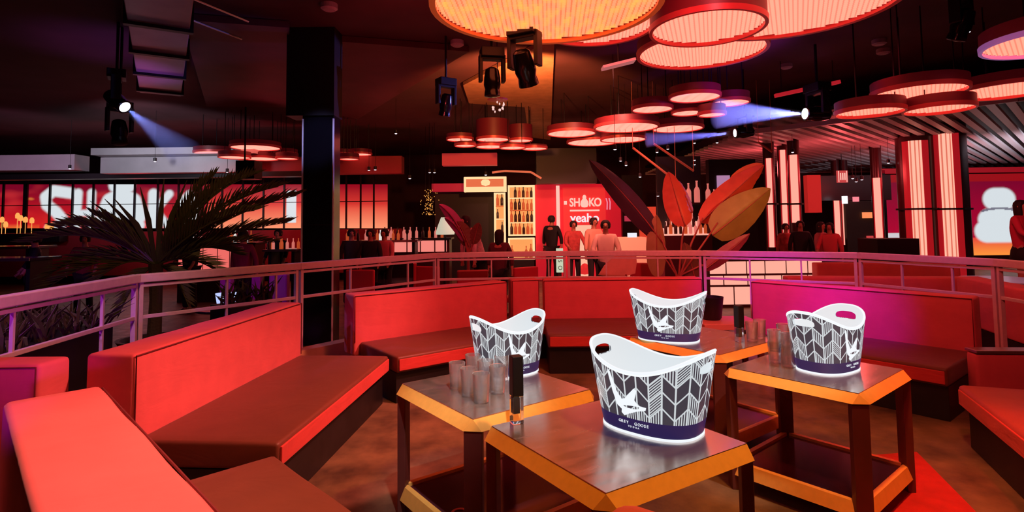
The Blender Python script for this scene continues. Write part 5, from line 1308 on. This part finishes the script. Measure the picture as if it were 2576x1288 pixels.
person('person in a dark hooded top sitting low left of the gold shelves', pp_(1256,9.7), 9.7, hh_(1250,575,9.7), radians(160), mat('plum_cloth',(.10,.02,.03),.8), M_suit, hair='long')
for x,y,l,mm in ((884,11.0,'person in dark clothes beside the black column at right',M_suit),(932,10.6,'person in a dark top right of the black column by the sunset screen',M_suit),(968,10.9,'person in a red top third right of the black column',M_pinkc),(700,11.5,'person in dark clothes left of the black column',M_suit),
    (90,9.5,'person in black at far left below the red screen',M_suit),(215,9.8,'person in a dark red top among the palm fronds at left',mat('oxblood_cloth',(.25,.02,.03),.8)),(480,10.6,'person in black before the glowing counter on the left',M_suit)):
    person(l, pp_(x,y), y, hh_(x,574 if x > 400 else 586,y), radians(x*7%90-45), mm, M_suit, arms=((.08,.1),(.08,.1)))
# ================================================================ FURNITURE BEYOND THE RAILING
def tub_chair_proto(material, name='lounge_chair'):
    t = thing(name, 'x', 'chair', (0,0,0))
    b = MB(); b.box((0,0,.40),(.46,.46,.08)); b.build('seat', material, t, bevel=.02)
    b = MB(); b.box((0,.22,.66),(.46,.06,.50)); b.build('backrest', material, t, bevel=.02)
    for sx in (-1,1):
        for sy in (-1,1): b = MB(); b.box((sx*.19,sy*.19,.18),(.035,.035,.36)); b.build('leg', M_darkmetal, t)
    return t
M_chair = mat('red_chair_vinyl', (.55,.03,.05), .4)
CH = tub_chair_proto(M_chair); first = [True]
def chair(px, py, y, rz, label, s=1.0):
    global CH
    p = D(px,py,y)
    if first[0]: CH.location = (p.x,y,0); CH.rotation_euler = (0,0,rz); CH['label'] = label; CH['group'] = 'red chairs beyond the railing'; first[0] = False; return CH
    return dup(CH, (p.x,y,0), rz, label, 'red chairs beyond the railing', s)
chair(922,700,8.9,radians(170),'red chair seen through the railing nearest the black column')
chair(1185,690,8.6,radians(190),'red chair seen through the railing under the small banana plant')
chair(1098,690,9.4,radians(150),'red chair seen through the railing left of the post at centre left')
chair(1302,690,9.0,radians(215),'red chair seen through the railing right of the dark seated person')
chair(1625,690,9.6,radians(160),'red chair seen through the railing left of the banana plant')
chair(1075,690,10.2,radians(100),'red chair partly hidden at the far side of the centre left tables')
M_purpv = mat('purple_vinyl', (.35,.05,.40), .4)
def cube_seat(px0, px1, ytop, y, label):
    a = D(px0,ytop,y); b = D(px1,ytop,y); w = b.x-a.x
    t = thing('cube_armchair', label, 'armchair', ((a.x+b.x)/2,y+w/2,0), 0, 'purple lit armchairs left of the black column')
    q = MB(); q.box((0,-w/2+.06,a.z/2+.03),(w,.12,a.z-.06)); q.build('backrest', M_purpv, t, bevel=.02)
    q = MB(); q.box((0,.06,.24),(w-.04,w-.12,.40)); q.build('seat', M_purpv, t, bevel=.02)
    q = MB(); q.box((0,0,.02),(w-.1,w-.1,.04)); q.build('base', M_black, t)
cube_seat(676,722,690,8.2,'purple lit armchair just left of the railing post by the column')
cube_seat(552,580,698,8.0,'purple lit armchair left of the seated dark person')
cube_seat(630,654,692,8.4,'purple lit armchair behind the dark person')
spot('magenta_spot_light', (-3.6,6.6,2.6), (-4.0,8.1,.6), 60, (.9,.05,.9), 60, .8, .1)
# low tables with bluish ice buckets
def round_table(px, py, h, r, label, mt, y=None):
    p = G(px,py,h) if y is None else D(px,py,y); z = h
    t = thing('round_table', label, 'table', (p.x,p.y,0), 0)
    q = MB(); q.lathe([(r-.01,z-.03),(r,z-.02),(r,z-.005),(r-.01,z)],32); q.build('table_top', mt, t)
    q = MB(); q.lathe([(.03,.02),(.03,z-.03)],12); q.build('pedestal', M_darkmetal, t)
    q = MB(); q.lathe([(r*.55,0),(r*.5,.02)],24); q.build('base', M_darkmetal, t)
    return t
M_dtop = mat('dark_table_top', (.04,.02,.05), .15)
t = round_table(565,775,.55,.34,'low round table with a blue lit bucket beyond the left railing', M_dtop)
p = t.location
q = MB(); q.lathe([(.08,.55),(.10,.56),(.13,.74),(.12,.74),(.001,.70)],20); q.v = [(x+p.x+.02,y+p.y,z) for x,y,z in q.v]
tag(q.build('ice_bucket', glow('blue_white_lit',(.50,.60,1.0),1.0), smooth=True, angle=40), 'small blue white lit bucket on the low table beyond the left railing', 'ice bucket')
spot('blue_table_light', (p.x,p.y-.6,2.4), (p.x,p.y,.5), 12, (.3,.4,1), 40, .8, .1)
round_table(1010,705,.55,.5,'dark round table behind the railing left of the centre left post', M_dtop)
t = round_table(2522,702,.70,.55,'pale lilac lit round table behind the railing at right', mat('pale_lilac_top',(.75,.65,.8),.3))
spot('cool_table_light', (t.location.x,t.location.y-1.0,2.9), (t.location.x,t.location.y,.7), 45, (.85,.75,1), 36, .8, .1)
def high_table(px0, py, px1, h, label, y0):
    a = D(px0,py,y0); L = abs(D(px1,py,y0).x-a.x)
    t = thing('high_table', label, 'table', (a.x,y0,0))
    z = a.z; q = MB(); q.box((L/2,.3,z-.02),(L,.6,.04)); q.build('table_top', M_dtop, t, bevel=.005)
    q = MB(); q.box((L/2,.0,z-.02),(L,.012,.045)); q.build('metal_edge', M_chrome, t)
    for x in (.1,L-.1): q = MB(); q.box((x,.3,z/2-.02),(.06,.4,z-.04)); q.build('leg', M_black, t)
    return t
high_table(-120,622,72,0,'long high table with a bright metal edge at the far left', 9.4)
high_table(-120,652,74,0,'lower long table with violet lit edge at the far left', 8.2)
high_table(660,628,745,0,'high table crowded with glints left of the black column', 10.8)
high_table(860,606,1050,0,'long high table right of the black column under the sunset screen', 11.6)
spot('violet_spot_light', (-7.2,6.9,2.6), (-7.4,8.2,1.0), 60, (.6,.15,1), 60, .8, .1)
# bottles on those tables; some glow all over to imitate glints
M_glint = glow('glint_glow_white', (.85,.80,.75), .9); M_candle = glow('candle_amber', (1.0,.42,.10), 1.0)  # white bottle glow stands in for glints on glass
rnd = random.Random(12)
for k in range(9):
    p = D(668+k*8.5, 628, 11.0); bottle(p.x, 11.0+rnd.uniform(0,.3), p.z+.0, ORD[k]+' bottle from the left on the high table left of the black column', 'bottles on the high table left of the column', rnd.choice([M_botpink,M_bot,M_botdark]), .7)
for k in range(12):
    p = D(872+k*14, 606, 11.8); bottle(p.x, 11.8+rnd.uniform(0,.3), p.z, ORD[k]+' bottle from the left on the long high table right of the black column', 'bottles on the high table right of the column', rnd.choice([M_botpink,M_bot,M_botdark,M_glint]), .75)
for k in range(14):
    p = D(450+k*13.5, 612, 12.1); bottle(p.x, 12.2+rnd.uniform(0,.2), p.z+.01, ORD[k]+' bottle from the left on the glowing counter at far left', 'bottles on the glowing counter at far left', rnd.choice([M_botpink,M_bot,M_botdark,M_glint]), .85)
for k in range(10):
    p = D(968+k*16, 600, 12.7); bottle(p.x, 12.7, p.z+.01, ORD[k]+' bottle from the left on the short glowing counter right of the column', 'bottles on the short glowing counter', rnd.choice([M_botpink,M_bot,M_botdark]), .8)
for i,(x,y) in enumerate(((5,560),(14,572),(52,556),(64,560),(44,550),(118,578),(130,575),(80,562))):
    p = D(x,y,YL-.5); q = MB(); q.lathe([(.001,0),(.05,.01),(.055,.10),(.03,.16),(.001,.17)],10,c=p); q.tube([(p.x,p.y,p.z+.005),(p.x,p.y,D(-160,590,YL-.5).z)],.008,6)
    tag(q.build('candle_light', M_candle, smooth=True), ORD[i]+' amber candle light in the row under the left LED wall', 'candle', 'amber candles under the left LED wall')
b_ = MB(); a_ = D(-160,590,YL-.5); c2_ = D(160,586,YL-.5); b_.bar((a_.x,a_.y,a_.z-.12),(c2_.x,c2_.y,a_.z-.12),.3,.24); tag(b_.build('candle_ledge', M_black), 'black ledge holding the amber candles at far left', 'ledge')
# sofas outside the railing on the right
sofa('low dark red sofa seen from behind beyond the railing right of the glowing bar', (6.4,7.9), (3.95,8.35), .7, .25, side=1, h=.78, seed=31)
sofa('violet lit sofa beyond the railing at the right edge', (5.3,5.2), (5.9,7.2), .8, .25, side=1, h=.85, seed=33)
sofa('red sofa in the background left of the large light columns', (7.4,9.6), (5.2,9.9), .7, .25, side=1, h=.85, seed=34)
spot('red_wash_light', (4.6,6.8,4.0), (5.3,8.4,.6), 110, (1,.06,.08), 55, .9, .15)
spot('red_wash_light', (-0.9,8.4,4.0), (-1.2,10.2,.6), 140, (1,.06,.08), 100, .9, .15)
spot('red_wash_light', (1.6,9.0,4.1), (1.4,12.5,1.2), 900, (1,.26,.19), 80, .9, .15)
spot('red_wash_light', (7.2,9.0,3.3), (7.4,12.0,1.2), 160, (1,.08,.09), 60, .9, .15)

# dark planters that hide the floor outside the left railing
M_hedge = m_leaf('dark_hedge_leaf', (.04,.035,.018))
def planter(label, a, b, off, h=.80, seed=0):
    a = Vector((a.x,a.y,0)); b = Vector((b.x,b.y,0)); d = (b-a).normalized(); n_ = Vector((-d.y,d.x,0))
    a = a+n_*off+d*.1; b = b+n_*off-d*.1; L = (b-a).length
    t = thing('trough_planter', label, 'planter', a, atan2(d.y,d.x), 'dark planters outside the left railing')
    q = MB(); q.box((L/2,0,h/2),(L,.40,h)); q.build('trough', M_black, t, bevel=.01)
    rnd = random.Random(seed); q = MB()
    for i in range(int(L*130)):
        p = Vector((rnd.uniform(.03,L-.03), rnd.uniform(-.18,.18), h-.02)); dr = Vector((rnd.gauss(0,.35),rnd.gauss(0,.3),1)).normalized(); ln = rnd.uniform(.12,.36)
        s = dr.cross(Vector((rnd.random(),1,0))).normalized()*.012; m_ = p+dr*ln*.5; e = p+dr*ln+Vector((dr.x,dr.y,-.3))*ln*.4
        q.slab([p-s*.4,m_-s,e,m_+s,p+s*.4],(0,.002,.001))
    f_ = q.build('foliage', M_hedge, t, normals=False)
    return t
planter('dark leafy planter outside the violet lit railing at the far left', RP[0], RP[1], .32, seed=1)
planter('dark leafy planter at the foot of the palm outside the railing', RP[1]+(RP[2]-RP[1])*.5, RP[2], .34, seed=2)

M_carpet = mat('red_carpet_pile', (.55,.02,.02), .95, vary=.3, vscale=9, bump=.5, bscale=120)
pl_ = [G(x,y,0) for x,y in ((2170,1150),(2306,1140),(2452,1288),(2620,1500),(2000,1500))]
q = MB(); q.prism([(p.x,p.y) for p in pl_], .001, .010); tag(q.build('red_carpet', M_carpet), 'corner of a bright red carpet on the floor right of the right lounge table', 'carpet')
spot('cool_trim_light', (-1.7,5.2,3.9), (-2.62,7.6,2.75), 260, (.45,.45,1.0), 16, .8, .05)
spot('red_wash_light', (6.2,7.0,3.2), (8.2,9.2,1.4), 120, (1,.10,.12), 50, .9, .1)

# small things under the ceiling
t = thing('crystal_lamp', 'small sparkling crystal lamp hanging below the stage lights at centre', 'lamp', D(1252,268,7.6)); t_z = t.location.z
q = MB(); rnd = random.Random(4)
for i in range(16): q.lathe([(.001,-.02),(.012,0),(.001,.02)],6,c=(rnd.uniform(-.10,.10),rnd.uniform(-.05,.05),rnd.uniform(-.07,.06)))
q.build('crystals', glow('warm_crystal',(1.0,.62,.55),1.0), t)
q = MB(); q.lathe([(.02,.08),(.13,.085),(.14,.10),(.02,.11)],20); q.build('canopy', M_shadering, t)
q = MB(); q.tube([(0,0,.10),(0,0,CEIL-t_z)], .006, 6); q.build('cord', M_black, t)
a_, c2_ = D(1950,241,9.5), D(2112,206,9.5)
t = thing('light_bar', 'oblique red light bar with one bluish white lamp above the white beam', 'light bar', a_)
q = MB(); q.bar((0,0,0), c2_-a_, .07, .06); q.build('red_tube', mat('red_tube',(.5,.02,.02),.4,emis=(.42,.012,.02),estr=.9), t)
q = MB(); m2_ = (c2_-a_)*.55; q.bar(m2_-(c2_-a_)*.05, m2_+(c2_-a_)*.05, .09, .08); q.build('white_lamp', glow('bluish_lamp',(.55,.65,1.0),1), t)
q = MB(); 
for f in (.1,.9): p = (c2_-a_)*f; q.tube([p,(p.x,p.y,CEIL-a_.z)], .006, 6)
q.build('hanger', M_black, t)
a_, c2_ = D(1515,172,6.6), D(1596,152,6.6)
t = thing('light_bar', 'short pale pink flat lamp left of the overhead drums lower rim', 'light bar', a_)
q = MB(); q.bar((0,0,0), c2_-a_, .16, .03); q.build('flat_lamp', mat('pale_pink_lamp',(.6,.25,.25),.4,emis=(.35,.12,.12),estr=.9), t)
q = MB(); p = (c2_-a_)*.5; q.tube([p,(p.x,p.y,CEIL-a_.z)], .008, 6); q.build('hanger', M_black, t)
